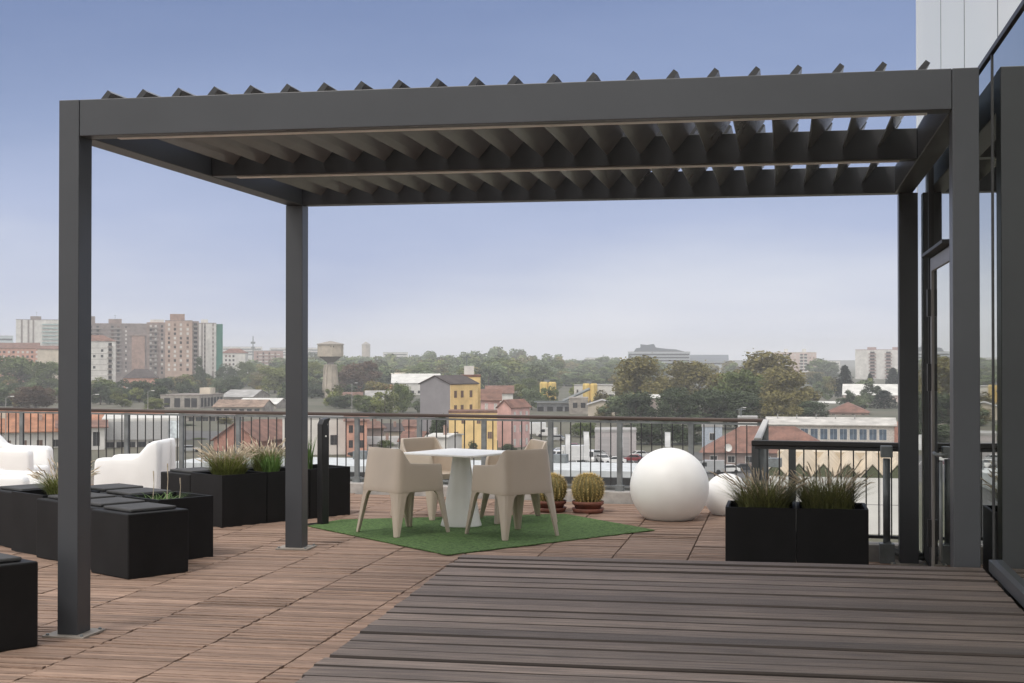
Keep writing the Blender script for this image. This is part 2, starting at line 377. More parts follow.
for k in range(22):
    xc = -4.215 + .2325 * k + .02
    for (ya, yb) in ((PY0 + .16, YM - .08), (YM + .08, PY1 - .16)):
        b = MB(); ca = R(53); u = Vector((math.cos(ca), math.sin(ca))); n = Vector((-u.y, u.x)); c = Vector((xc + .02, 3.236))
        pr_ = [(-.135, -.004), (-.08, -.010), (0, -.012), (.08, -.015), (.13, -.013), (.13, .017), (.07, .021), (-.03, .014), (-.135, .004)]
        poly = [c + u * s + n * t for s, t in pr_]
        b.extr([(q.x, q.y) for q in poly], 'y', ya, yb)
        for fi in (2, 3, 4, 5, 6): b.m[fi] = 1          # taupe underside
        part(b, 'louvre_blade', [alu_dark, louvre_under])

# ---------------------------------------------------------------- railings
steel_mid = mat('grey_rail_post', (.10, .107, .11), .5, .2, .1, 6)
def railing(name, A, B, hz_, label, mtop, npost, pitch, dark=False, cat='railing'):
    d = B - A; L = d.length; an = math.atan2(d.y, d.x)
    t = empty(name, A, an, label, cat)
    ms = steel_dark if dark else steel
    MB().bb(-.03, L + .02, -.032, .032, hz_ - (.05 if dark else .042), hz_).build('handrail', mtop, t, bevel=.012)
    MB().bb(0, L, -.012, .012, hz_ - .075, hz_ - .052).build('upper_rail', ms, t)
    MB().bb(0, L, -.012, .012, .17, .195).build('lower_rail', ms, t)
    for i in range(npost if not dark else 2):
        x = L * i / (npost - 1)
        MB().bb(x - .03, x + .03, -.008, .03, .0, hz_ - .05).bb(x - .05, x + .05, -.02, .045, .0, .2).build('post', steel_mid if dark else ms, t, bevel=.002)
    n = int(L / pitch); m0 = None
    for i in range(1, n):
        x = i * pitch
        if m0 is None:
            m0 = MB().bb(-.0055, .0055, -.0055, .0055, .195, hz_ - .075).build('baluster', steel_dark, t); m0.location = (x, 0, 0)
        else:
            c = m0.copy(); C.objects.link(c); c.location = (x, 0, 0)
    return t
railing('railing', RL, RB, 1.003, 'long dark railing with brown wooden handrail behind the table', rail_wood, 16, .1235)
railing('railing', RB + Vector((0.01, -.1, 0)), RC + Vector((0, .06, 0)), 1.0, 'railing section turning from the long rail towards the glass building', mat('pale_handrail', (.55, .53, .50), .5, 0, .08), 6, .15)
railing('railing', RC + Vector((-.02, 0, 0)), RD, .98, 'short railing with thick black handrail behind the two grass planters', rail_black, 5, .104, True)

# drain pipe by the pergola's rear post
dp = empty('drain_pipe', Vector((.825, 12.3, 0)), 0, 'grey downpipe with a square cap in front of the short railing', 'pipe')
MB().tube([(0, 0, .16), (0, 0, .86)], .03, 14).tube([(0, 0, .2), (.0, 0, .17), (.05, -.02, .1), (.14, -.03, .07), (.3, -.03, .06)], .03, 12).build('pipe', steel, dp, smooth=True)
MB().bb(-.048, .048, -.045, .045, .87, .965).build('cap', steel, dp, bevel=.006)
MB().bb(-.06, .06, -.06, .06, 0, .16).build('footing', steel, dp, bevel=.004)

# ---------------------------------------------------------------- rug, table, chairs
q = [fl(447, 556), fl(655, 531), fl(564, 516) + Vector((.0, .1, 0)), fl(308, 527) + Vector((.15, .6, 0)), fl(308, 527)]
b = MB(); b.prism([(p.x, p.y) for p in q], .004, .014)
tag(b.build('artificial_grass_rug', turf, bevel=.004), 'bright green artificial grass rug under the dining table', 'rug')
zr = .014
tb = empty('dining_table', (-3.19, 14.1, zr), R(22), 'white square table with rounded corners on a flared cone pedestal', 'table')
def rrect(w, h, r, n=6):
    o = []
    for cx, cyy, a0 in ((w / 2 - r, h / 2 - r, 0), (-w / 2 + r, h / 2 - r, 90), (-w / 2 + r, -h / 2 + r, 180), (w / 2 - r, -h / 2 + r, 270)):
        for i in range(n + 1):
            an = R(a0 + 90 * i / n); o.append((cx + r * math.cos(an), cyy + r * math.sin(an)))
    return o
tp = rrect(.86, .86, .06); tp = [Vector((x, y, 0)) @ Matrix.Rotation(R(-45), 3, 'Z') for x, y in tp]
MB().prism([(p.x, p.y) for p in tp], .716, .735).build('tabletop', white_tb, tb, bevel=.004)
MB().lathe([(.205, 0), (.205, .01), (.19, .06), (.165, .2), (.135, .38), (.105, .55), (.088, .68), (.086, .705), (.15, .7155)], 40).build('pedestal', white_tb, tb, smooth=True)

def sup(a, n):                                   # superellipse direction
    c, s = math.cos(a), math.sin(a); return (abs(c) ** (2 / n) * (1 if c >= 0 else -1), abs(s) ** (2 / n) * (1 if s >= 0 else -1))
def sstep(a, b, x):
    t = max(0, min(1, (x - a) / (b - a))); return t * t * (3 - 2 * t)
def armchair():
    t = empty('armchair', (0, 0, 0), 0, 'beige moulded armchair at the near left of the white table, facing right', 'chair', 'beige armchairs round the table')
    # faces +x; back at -x
    n = 112; vs = []; rows_ = 9
    hw, hd = .30, .29
    def rim(a):
        x, y_ = sup(a, 8)
        top = .635 + (.775 - .635) * (1 - sstep(-.97, -.40, x)) - .012 * sstep(-.1, .9, x)
        top -= .055 * sstep(.8, 1.0, x) ** 2
        if x > .9: top = .44 + (top - .44) * sstep(.68, .93, abs(y_))     # open front, down to the seat
        return top
    zb = .385
    for j in range(rows_):
        v = j / (rows_ - 1)
        for k in range(n):
            a = 2 * math.pi * k / n; x, y_ = sup(a, 8); tz = rim(a)
            z = zb + (tz - zb) * v
            fx = 1 - .04 * (z - .4) / .35; fy = 1 - .09 * (z - .4) / .35
            lean = .035 * (z - .385) / .39 if x < 0 else .0
            vs.append((x * hd * fx + lean * (-min(x, 0)) , y_ * hw * fy, z))
    fs = [(j * n + k, j * n + (k + 1) % n, (j + 1) * n + (k + 1) % n, (j + 1) * n + k) for j in range(rows_ - 1) for k in range(n)]
    b = MB(); b.add(vs, fs); o = b.build('shell', beige, t, smooth=True, fixn=False)
    sd_ = o.modifiers.new('thick', 'SOLIDIFY'); sd_.thickness = .028; sd_.offset = -1
    bv = o.modifiers.new('bevel', 'BEVEL'); bv.width = .009; bv.segments = 3; bv.limit_method = 'ANGLE'; bv.angle_limit = R(50)
    poly = [(sup(2 * math.pi * k / 60, 8)[0] * (hd - .012), sup(2 * math.pi * k / 60, 8)[1] * (hw - .014)) for k in range(60)]
    MB().prism(poly, .405, .43).build('seat', beige, t, bevel=.008)
    for sx_, sy_ in ((1, 1), (1, -1), (-1, 1), (-1, -1)):
        b = MB(); secs = []
        for z, wd, off in ((.42, .16, -.004), (.39, .15, -.002), (.37, .128, .0), (.345, .11, .002), (.28, .095, .010), (0, .045, .045)):
            cx, cyy = sx_ * (hd + off * .8), sy_ * (hw + off * .6); th = .026
            c_ = min(1, wd / .115); L_ = [(-.024 * c_, -.024 * c_), (-.05 * c_, -.009 * c_), (-.1 * c_, -.001), (-wd, 0), (-wd, -th), (-th - .012 * c_, -th - .012 * c_), (-th, -wd), (0, -wd), (-.001, -.1 * c_), (-.009 * c_, -.05 * c_)]
            secs.append([(cx + sx_ * u, cyy + sy_ * v, z) for u, v in L_])
        vs = [p for s_ in secs for p in s_]
        M_ = len(secs); fs = [(10 * i + k, 10 * i + (k + 1) % 10, 10 * i + 10 + (k + 1) % 10, 10 * i + 10 + k) for i in range(M_ - 1) for k in range(10)] + [tuple(range(10)), tuple(range(10 * M_ - 10, 10 * M_))]
        b.add(vs, fs); b.build('leg', beige, t, bevel=.006)
    return t
ch = armchair(); ch.location = (-3.62, 13.46, zr); ch.rotation_euler.z = R(53); ch.scale = (1.03, 1.0, 1.06)
dup(ch, (-2.55, 13.44, zr), R(137), 'beige moulded armchair at the near right of the white table, facing left')
dup(ch, (-3.68, 14.9, zr), R(-33), 'beige moulded armchair behind the white table, nearest the black lamp post')
dup(ch, (-2.72, 14.68, zr), R(207), 'beige moulded armchair behind the white table, nearest the cacti')

# ---------------------------------------------------------------- bollard lamp
bl = empty('bollard_lamp', fl(323, 525), R(57), 'slim black bollard lamp with a slanted notched head beside the rug', 'bollard lamp')
MB().lathe([(.17, 0), (.17, .008)], 28).build('base_plate', blk, bl)
b = MB(); prof = [(-.045, .008), (.045, .008), (.045, .97), (.028, 1.02), (.066, 1.075), (.052, 1.085), (-.018, 1.07), (-.045, 1.02)]
b.extr(prof, 'y', -.042, .042); b.build('column', blk, bl, bevel=.01)
MB().lathe([(.009, 0), (.009, .006)], 10).build('screw', alu_pale, bl).matrix_local = Matrix.Translation((.0, -.042, .9)) @ Matrix.Rotation(R(90), 4, 'X')

# ---------------------------------------------------------------- sphere lamps
def globe(px, py, r, label):
    p = fl(px, py); t = empty('globe_lamp', p, 0, label, 'globe lamp', 'white globe lamps')
    pr_ = [(math.sin(math.pi * i / 40) * r, r - r * math.cos(math.pi * i / 40)) for i in range(41)]
    ct = r * .19; pr_ = [(q, z - ct) for q, z in pr_ if z > ct]; pr_ = [(pr_[0][0] * .9, 0)] + pr_
    MB().lathe(pr_, 56).build('globe', white_pl, t, smooth=True)
    MB().lathe([(.12, -.0), (.12, .012)], 20).build('foot', steel, t)
    return t
globe(669.5, 519, .413, 'large white plastic globe lamp standing on the terrace floor')
globe(727, 514.5, .245, 'small white globe lamp half hidden by the grass planter')

# ---------------------------------------------------------------- cacti
def cactus(px, py, s, label):
    t = empty('potted_cactus', fl(px, py), 0, label, 'cactus', 'potted barrel cacti')
    MB().lathe([(.155, 0), (.175, .05), (.17, .05), (.13, .03)], 28).build('saucer', terracotta, t, smooth=True)
    MB().lathe([(.13, .03), (.15, .085), (.168, .09), (.172, .125), (.155, .125), (.145, .1)], 28).build('pot', terracotta, t, smooth=True)
    r = .165; nr = 22
    pf = [(r * math.sin(math.pi * (.08 + .92 * i / 16)) ** .8, .25 - .16 * math.cos(math.pi * (.08 + .92 * i / 16))) for i in range(16)] + [(.02, .395)]
    bd = MB().lathe(pf, nr * 6, rad=lambda a, z: 1 + .05 * math.cos(nr * a)).build('body', cact, t, smooth=True)
    b = MB()
    for k in range(nr):
        a = 2 * math.pi * k / nr
        for i in range(2, 16):
            rr, z = pf[i][0] * 1.05, pf[i][1]
            for _ in range(10):
                d = Vector((math.cos(a), math.sin(a), (z - .25) * 3)).normalized() + Vector((random.gauss(0, .6), random.gauss(0, .6), random.gauss(0, .6)))
                p0 = Vector((rr * math.cos(a), rr * math.sin(a), z)); p1 = p0 + d.normalized() * random.uniform(.025, .045)
                sd_ = d.cross(Vector((0, 0, 1))).normalized() * .0026
                b.add([p0 - sd_, p0 + sd_, p1], [(0, 1, 2)])
    b.build('spines', spine, bd, fixn=False); t.scale = (s, s, s)
cactus(588, 512.5, 1.02, 'round golden barrel cactus in a terracotta pot, fully visible beside the globe lamp')
cactus(551, 511.5, 1.0, 'golden barrel cactus in a terracotta pot half hidden behind an armchair')

# ---------------------------------------------------------------- cubes, planters
GA = R(57.3)
def cube_stool():
    t = empty('cube_stool', (0, 0, 0), 0, 'x', 'stool', 'black cube stools with padded lids'); s = .545
    MB().bb(-s / 2, s / 2, -s / 2, s / 2, 0, .5).build('body', plastic_black, t, bevel=.012, seg=3)
    MB().bb(-.205, .205, -.205, .205, .502, .527).build('pad', lid_mat, t, bevel=.01, seg=3)
    return t
U = Vector((math.cos(GA), math.sin(GA), 0)); V = Vector((-U.y, U.x, 0))
P0 = fl(128, 580)
def gpos(i, j):
    v = .2735 + .556 * j + (.60 if i else 0); return P0 + U * (.2735 + .575 * i + .12 * (v - .2735)) + V * v
def tuft(mb, mp, n, r0, hgt, spread, rnd, wid=.007, np_=0, droop=.5):
    for _ in range(n):
        a = rnd.uniform(0, 6.283); rr = r0 * math.sqrt(rnd.random()); p = Vector((rr * math.cos(a), rr * math.sin(a), 0))
        a2 = a + rnd.gauss(0, 1.1); out = Vector((math.cos(a2), math.sin(a2), 0)); h_ = hgt * rnd.uniform(.5, 1.05); sp = spread * rnd.uniform(.2, 1.1)
        side = Vector((-out.y, out.x, 0)) * wid * rnd.uniform(.6, 1.2); pts = []
        for i in range(5):
            s_ = i / 4; pts.append(p + out * sp * (s_ ** 1.6) + Vector((0, 0, h_ * (s_ - droop * .45 * s_ ** 3))))
        vs = []
        for i, q_ in enumerate(pts): w_ = side * (1 - (i / 4) ** 1.5 * .95); vs += [q_ - w_, q_ + w_]
        mb.add(vs, [(2 * i, 2 * i + 1, 2 * i + 3, 2 * i + 2) for i in range(4)], rnd.gauss(0, .35))
    for _ in range(np_):
        a = rnd.uniform(0, 6.283); out = Vector((math.cos(a), math.sin(a), 0)); h_ = hgt * rnd.uniform(.85, 1.25); sp = spread * rnd.uniform(.15, 1.0)
        wob = Vector((rnd.gauss(0, .05), rnd.gauss(0, .05), 0)); h_ *= rnd.uniform(.75, 1.08); pts = [out * r0 * .5 + out * sp * (s_ ** 1.5) + wob * s_ * s_ + Vector((0, 0, h_ * (s_ - rnd.uniform(.08, .16) * s_ ** 3))) for s_ in (0, .4, .75, .84, .93, 1.02)]
        tn = rnd.gauss(0, .3)
        mp.tube(pts, [.0011, .0011, .0013, .0058, .005, .0012], 5, tint=tn)
def planter(loc_, rz, label, kind, s=.545, hh=.52, seed=1):
    t = empty('planter', loc_, rz, label, 'planter', 'black cube planters')
    h_ = s / 2; w_ = .025; b = MB()
    b.bb(-h_, h_, -h_, h_, 0, .44)
    b.bb(-h_, h_, -h_, -h_ + w_, .44, hh).bb(-h_, h_, h_ - w_, h_, .44, hh).bb(-h_, -h_ + w_, -h_ + w_, h_ - w_, .44, hh).bb(h_ - w_, h_, -h_ + w_, h_ - w_, .44, hh)
    import bmesh
    b.build('box', plastic_black, t)
    MB().bb(-h_ + w_, h_ - w_, -h_ + w_, h_ - w_, .43, .47).build('soil', soil, t)
    return t
def plant(loc_, name, label, cat, n, np_, hgt, spread, seed, mg=None, r0=.1, wid=.0042, group=None, droop=.5):
    rnd = random.Random(seed); t = empty(name, loc_, 0, label, cat, group)
    g, p_ = MB(), MB(); tuft(g, p_, n, r0, hgt, spread, rnd, wid, np_, droop)
    g.build('leaves', mg or blade_g, t, fixn=False)
    if np_: p_.build('seed_heads', plume, t, fixn=False)
    return t
cs = cube_stool()
lab = {(0, 0): 'black cube stool with charcoal pad at the near corner of the lounge cluster',
       (0, 1): 'black padded cube stool second from the near corner, touching the nearest stool of the cluster',
       (0, 2): 'black padded cube stool third from the near corner, behind the front pergola post',
       (1, 1): 'black padded cube stool directly behind the planter of sparse stems in the cluster',
       (1, 2): 'black padded cube stool at the back of the cluster, before the sideways white armchair',
       (0, 4): 'black padded cube stool left of the small feathery grass, cut by the left frame edge'}
first = True
for (i, j), lb in lab.items():
    if first: cs.location = gpos(i, j); cs.rotation_euler.z = GA; cs['label'] = lb; first = False
    else: dup(cs, gpos(i, j), GA, lb)
# nearest stool at the lower left edge
c_ = fl(33, 655); dup(cs, c_ + V * .2735 - U * .0 + Vector((-.24, .0, 0)) , GA, 'black padded cube stool standing alone in the near left corner of the photo')
planter(gpos(0, 3), GA, 'black planter with a small feathery grass beside the pergola post', 'g')
plant(gpos(0, 3) + Vector((.05, 0, .46)), 'ornamental_grass', 'small feathery fountain grass left of the front pergola post', 'grass plant', 560, 70, .30, .28, 3, group='ornamental grasses')
planter(gpos(1, 0), GA, 'black planter with sparse thin stems behind the near cube stool', 'g')
pl_ = plant(gpos(1, 0) + Vector((-.05, -.02, .465)), 'ornamental_grass', 'sparse low grass with two thin tall stems in a planter', 'grass plant', 90, 0, .10, .2, 4, blade_b, r0=.16, group='ornamental grasses')
b = MB()
for (x, y, h_) in ((.05, 0, .33), (-.1, .05, .26), (.12, .1, .2)): b.tube([(x, y, 0), (x + .01, y, h_ * .6), (x + .005, y, h_)], [.004, .003, .006], 5)
b.build('stem', plume, pl_)
# rear planter row
Q0 = fl(222, 528)
def qpos(i, j): return Q0 + U * (.2735 + .556 * i) + V * (.2735 + .556 * j)
rl = ['black planter with a wide feathery grass at the near end of the rear row', 'black planter in the rear row with bright green and straw grass',
      'black planter in the rear row half hidden by the rear pergola post', 'black planter at the far end of the rear row beside the bollard lamp']
Q0_ = [0, 1, 2, 3]
for i in range(3): planter(qpos(i, 0), GA, rl[[0, 1, 3][i]], 'g')
dup(cs, qpos(0, 1), GA, 'black padded cube stool at the rear, left of the wide feathery grass')
dup(cs, qpos(1, 1) , GA, 'black padded cube stool at the rear, behind the wide feathery grass')
plant(qpos(0, 0) + Vector((.0, 0, .46)), 'ornamental_grass', 'wide feathery fountain grass with pale plumes in the rear planter row', 'grass plant', 1300, 150, .33, .25, 5, r0=.15, group='ornamental grasses')
plant(qpos(1, 0) + V * .1 + Vector((0, 0, .46)), 'ornamental_grass', 'straw coloured plumed grass next to the rear pergola post', 'grass plant', 900, 100, .36, .22, 6, r0=.12, group='ornamental grasses')
plant(qpos(1, 0) - V * .14 + U * -.13 + Vector((0, 0, .46)), 'ornamental_grass', 'short bright green grass clump left of the straw coloured grass', 'grass plant', 160, 6, .32, .13, 16, blade_b, r0=.07, wid=.008, group='ornamental grasses')
plant(qpos(2, 0) - U * .13 + Vector((0, 0, .46)), 'ornamental_grass', 'upright green sword grass beside the bollard lamp', 'grass plant', 90, 0, .44, .10, 7, blade_b, r0=.08, wid=.010, group='ornamental grasses', droop=.1)
# planters on the right
zt = .52
planter(Vector((-.19, 11.72, 0)), 0, 'black planter with plumed grass, left one of the two by the short railing', 'g')
planter(Vector((.36, 11.72, 0)), 0, 'black planter with plumed grass, right one of the two, nearest the glass building', 'g')
plant(Vector((-.17, 11.72, .46)), 'ornamental_grass', 'wispy olive grass with pale plumes in the left planter by the short railing', 'grass plant', 1100, 70, .33, .32, 8, mat('olive_blade', (.185, .19, .07), .6, 0, .25, 6, tint=.6, trans=.2), r0=.19, group='ornamental grasses')
plant(Vector((.33, 11.74, .46)), 'ornamental_grass', 'taller wispy grass in the right planter beside the glass building', 'grass plant', 1100, 70, .37, .30, 9, MATS['olive_blade'], r0=.19, group='ornamental grasses')

# ---------------------------------------------------------------- white lounge armchairs
def lounge(loc_, rz, label):
    t = empty('lounge_armchair', loc_, rz, label, 'armchair', 'white lounge armchairs')
    # faces -x: back at +x ; side profile extruded into two arms
    arm = [(-.40, 0), (.40, 0), (.42, .3), (.42, .70), (.41, .79), (.36, .79), (.29, .76), (.17, .64), (.10, .615), (-.34, .605), (-.375, .57), (-.385, .3)]
    MB().extr(arm, 'y', -.40, -.22).build('arm', white_pl, t, bevel=.035, seg=4)
    MB().extr(arm, 'y', .22, .40).build('arm', white_pl, t, bevel=.035, seg=4)
    MB().extr([(.17, .34), (.40, .34), (.415, .79), (.33, .79), (.25, .6)], 'y', -.225, .225).build('backrest', white_pl, t, bevel=.03, seg=3)
    MB().bb(-.40, .39, -.225, .225, .02, .39).build('seat', white_pl, t, bevel=.035, seg=4)
    for c in t.children: c.data.polygons.foreach_set('use_smooth', [False] * len(c.data.polygons))
    return t
p = atd(134.5, 357, 15.9); lc = lounge((p.x, p.y, .0), R(8), 'white moulded lounge armchair seen from the side, facing left, behind the cube stools')
lc.scale = (.87, .9, 1.0)
p = atd(10, 357, 17.2); dup(lc, (p.x, p.y, 0), R(188), 'white moulded lounge armchair at the left frame edge, the rear one by the railing', 1.02)
p = atd(3, 357, 14.4); dup(lc, (p.x, p.y, -.03), R(190), 'white moulded lounge armchair at the left frame edge, the nearer one behind the stools', .93)
# ---------------------------------------------------------------- the town below
def spot(px, d):
    p = atd(px, 357, d); return Vector((p.x, p.y, G))
def yawat(p): return math.atan2(p.y, p.x) - math.pi / 2
def zat(y, d): return H + (357 - y) * d / F
wall_white = mat('wall_white', (.60, .58, .55), .9, 0, .10, .25)
wall_cream = mat('wall_cream', (.56, .49, .40), .9, 0, .10, .25)
wall_brick = mat('wall_brick', (.34, .23, .19), .9, 0, .12, .4)
wall_brown = mat('wall_brown', (.27, .21, .19), .9, 0, .14, .3)
wall_taupe = mat('wall_taupe', (.24, .2, .19), .9, 0, .14, .3)
wall_yellow = mat('wall_yellow', (.78, .56, .26), .9, 0, .10, .3)
wall_pink = mat('wall_pink', (.62, .39, .36), .9, 0, .10, .4)
wall_salmon = mat('wall_salmon', (.52, .28, .21), .9, 0, .12, .4)
wall_grey = mat('wall_grey', (.235, .225, .235), .9, 0, .06, .3)
wall_conc = mat('wall_concrete', (.30, .27, .24), .9, 0, .2, .5)
green_net = mat('green_netting', (.04, .17, .13), .8, 0, .15, .5, stretch=(1, 1, .2))
dark_in = mat('dark_opening', (.025, .025, .027), .8)
blind = mat('white_blind', (.58, .56, .53), .8)
shutter = mat('brown_shutter', (.16, .10, .075), .7)
balc_m = mat('balcony_concrete', (.26, .23, .215), .9)
teal_b = mat('teal_balcony', (.36, .46, .45), .8)
def tiles(name, col):
    if name in MATS: return MATS[name]
    m = mat(name, col, .9, 0, .2, .5, .3, 6); nt = m.node_tree
    tc = N(nt, 'ShaderNodeTexCoord'); wv = N(nt, 'ShaderNodeTexWave'); wv.inputs['Scale'].default_value = 1.3; wv.inputs['Distortion'].default_value = .6
    b_ = nt.nodes['Principled BSDF']; src = b_.inputs['Base Color'].links[0].from_socket
    nt.links.new(tc.outputs['Object'], wv.inputs[0]); mr = N(nt, 'ShaderNodeMapRange'); mr.inputs[3].default_value = .72; mr.inputs[4].default_value = 1.12
    nt.links.new(wv.outputs['Fac'], mr.inputs[0]); v = N(nt, 'ShaderNodeVectorMath', operation='SCALE'); nt.links.new(src, v.inputs[0]); nt.links.new(mr.outputs[0], v.inputs['Scale'])
    nt.links.new(v.outputs[0], b_.inputs['Base Color']); return m
roof_red = tiles('roof_red_tile', (.20, .105, .08)); roof_or = tiles('roof_orange_tile', (.36, .17, .10)); roof_br = tiles('roof_brown_tile', (.19, .105, .08))
roof_dk = tiles('roof_dark_tile', (.075, .062, .06)); roof_gr = mat('roof_grey_sheet', (.33, .32, .31), .8, 0, .15, .3); roof_wh = mat('roof_white_sheet', (.58, .57, .54), .8, 0, .1, .3)
roof_cr = mat('roof_cream_sheet', (.55, .47, .36), .85, 0, .1, .2)
WM = {}
def win_mesh(w_, h_, pane, fr=None, nm='window'):
    k = (w_, h_, pane.name, fr.name if fr else '')
    if k not in WM:
        b = MB()
        if fr:
            b.bb(-w_ / 2 - .1, w_ / 2 + .1, -.05, .02, -h_ / 2 - .1, h_ / 2 + .1, mi=1)
        b.bb(-w_ / 2, -.02, -.075, .02, -h_ / 2, h_ / 2); b.bb(.02, w_ / 2, -.075, .02, -h_ / 2, h_ / 2)
        WM[k] = b.mesh(nm, [pane, fr] if fr else pane)
    return WM[k]
def win(t, x, z, w_, h_, pane=None, fr=None, y=0, side=0, nm='window'):
    o = link(nm, win_mesh(w_, h_, pane or glz_far, fr, nm), t); o.location = (x, y, z); o.rotation_euler.z = side; return o
BM = {}
def balcony(t, x, z, w_, m, y=0, side=0, dp=1.1, ph=.95):
    k = (w_, m.name, dp, ph)
    if k not in BM:
        b = MB().bb(-w_ / 2, w_ / 2, -dp, 0, 0, .14).bb(-w_ / 2, w_ / 2, -dp, -dp + .1, .14, ph).bb(-w_ / 2, -w_ / 2 + .1, -dp + .1, 0, .14, ph).bb(w_ / 2 - .1, w_ / 2, -dp + .1, 0, .14, ph)
        BM[k] = b.mesh('balcony', m)
    o = link('balcony', BM[k], t); o.location = (x, y, z); o.rotation_euler.z = side; return o
def bld(name, label, cat, pl, pr, yt, d, dep, wm, roof='flat', rm=None, rot=0, yr=None, group=None, base=None, eave=.5):
    """walls from px pl..pr at distance d, wall top at picture row yt; roof ridge at row yr"""
    p = spot((pl + pr) / 2, d); p.z = G if base is None else base
    Wd = (pr - pl) * d / F / math.cos(rot); Ht = zat(yt, d) - p.z
    t = empty(name, p, yawat(p) + rot, label, cat, group)
    MB().bb(-Wd / 2, Wd / 2, 0, dep, 0, Ht).build('wall', wm, t)
    rh = (zat(yr, d + dep / 2) - p.z - Ht) if yr is not None else 0
    hx, e = Wd / 2, eave; b = MB()
    if roof == 'flat':
        b.bb(-hx - .1, hx + .1, -.1, dep + .1, Ht + .004, Ht + .5)
    elif roof == 'gx':       # ridge along the front
        k = rh / (dep / 2); b.extr([(-e, Ht - e * k), (dep / 2, Ht + rh), (dep + e, Ht - e * k), (dep + e, Ht - e * k + .2), (dep / 2, Ht + rh + .22), (-e, Ht - e * k + .2)], 'x', -hx - e, hx + e)
        MB().extr([(0, Ht), (dep, Ht), (dep / 2, Ht + rh - .02)], 'x', -hx, hx).build('gable', wm, t)
    elif roof == 'gy':       # gable towards the viewer
        k = rh / hx; b.extr([(-hx - e, Ht - e * k), (0, Ht + rh), (hx + e, Ht - e * k), (hx + e, Ht - e * k + .2), (0, Ht + rh + .22), (-hx - e, Ht - e * k + .2)], 'y', -e, dep + e)
        MB().extr([(-hx, Ht), (hx, Ht), (0, Ht + rh - .02)], 'y', 0, dep).build('gable', wm, t)
    elif roof == 'hip':
        q = min(hx, dep / 2) * .9
        vs = [(-hx - e, -e, Ht), (hx + e, -e, Ht), (hx + e, dep + e, Ht), (-hx - e, dep + e, Ht)]
        if hx > dep / 2: vs += [(-hx + q, dep / 2, Ht + rh), (hx - q, dep / 2, Ht + rh)]; fs = [(0, 1, 5, 4), (1, 2, 5), (2, 3, 4, 5), (3, 0, 4), (3, 2, 1, 0)]
        else: vs += [(0, q, Ht + rh), (0, dep - q, Ht + rh)]; fs = [(0, 1, 4), (1, 2, 5, 4), (2, 3, 5), (3, 0, 4, 5), (3, 2, 1, 0)]
        b.add(vs, fs)
    if b.f: b.build('roof', rm or roof_gr, t)
    return t, Wd, Ht, dep
def grid(t, x0, x1, nx, z0, z1, nz, w_, h_, choices, y=0, fr=None, skip=0):
    for i in range(nx):
        for j in range(nz):
            if random.random() < skip: continue
            win(t, x0 + (x1 - x0) * (i / (nx - 1) if nx > 1 else .5), z0 + (z1 - z0) * (j / (nz - 1) if nz > 1 else .5), w_, h_, random.choice(choices), fr, y)
def gside(t, x, y0, y1, ny, z0, z1, nz, w_, h_, choices, right=True):
    for i in range(ny):
        for j in range(nz):
            win(t, 0, z0 + (z1 - z0) * (j / (nz - 1) if nz > 1 else .5), w_, h_, random.choice(choices), None, 0, R(90 if right else -90)).location = (x, y0 + (y1 - y0) * (i / (ny - 1) if ny > 1 else .5), z0 + (z1 - z0) * (j / (nz - 1) if nz > 1 else .5))
def box(t, name, m, x0, x1, y0, y1, z0, z1): return MB().bb(x0, x1, y0, y1, z0, z1).build(name, m, t)
def antenna(t, x, y, z, h_): return MB().tube([(x, y, z), (x, y, z + h_)], .12, 5).tube([(x - 1, y, z + h_ * .8), (x + 1, y, z + h_ * .8)], .08, 4).build('antenna', steel, t)

# --- far left apartment blocks
t, W_, T_, D_ = bld('apartment_tower', 'white far apartment block with grey vertical strips, its side wall of teal balconies, far left', 'apartment block', 17, 58, 320, 1250, 16, wall_white, 'flat', wall_taupe)
for x in (-13, -7.5, -3.5): box(t, 'wall_strip', wall_taupe, x - .7, x + .7, -.15, 0, 4, T_)
for j in range(10): balcony(t, 10.5, T_ - 4.2 - 3.2 * j, 13.5, teal_b); 
for j in range(10): grid(t, 5.5, 15.5, 4, T_ - 2.2 - 3.2 * j, 0, 1, 1.6, 1.8, [glz_far, dark_in], skip=.15)
box(t, 'roof_house', wall_taupe, -6, 3, 4, 10, T_ + .5, T_ + 3.4); antenna(t, -1, 6, T_ + 3.4, 4)
t, W_, T_, D_ = bld('office_building', 'pale low glass fronted building at the far left edge under the sky', 'building', -30, 12, 336, 1700, 30, mat('pale_blue_wall', (.45, .5, .52), .8), 'flat', roof_gr)
for j in range(5): box(t, 'window_band', glz_far, -W_ / 2 + 1, W_ / 2 - 1, -.1, 0, T_ - 5 - 6 * j, T_ - 3 - 6 * j)
t, W_, T_, D_ = bld('apartment_house', 'long reddish brown apartment row above the trees at the left edge', 'apartment block', -25, 38, 348, 1050, 14, wall_salmon, 'gx', roof_br, yr=343)
grid(t, -W_ / 2 + 2, W_ / 2 - 2, 14, T_ - 3, T_ - 9.5, 3, 1.5, 1.7, [dark_in, blind, glz_far])
t, W_, T_, D_ = bld('house', 'cream blank gabled house right of the reddish row, beside the front pergola post', 'house', 38, 60, 349, 950, 18, wall_cream, 'gx', roof_br, yr=346)
win(t, 1, 6, 1.2, 1.6, glz_far)
t, W_, T_, D_ = bld('apartment_house', 'white apartment house with brown hip roof just right of the front pergola post', 'apartment block', 76, 115, 341, 800, 15, wall_white, 'hip', roof_br, yr=335)
for j in range(7): balcony(t, 7.8, T_ - 3.6 - 3.1 * j, 2.6, balc_m); win(t, 7.8, T_ - 2.0 - 3.1 * j, 1.8, 2, dark_in)
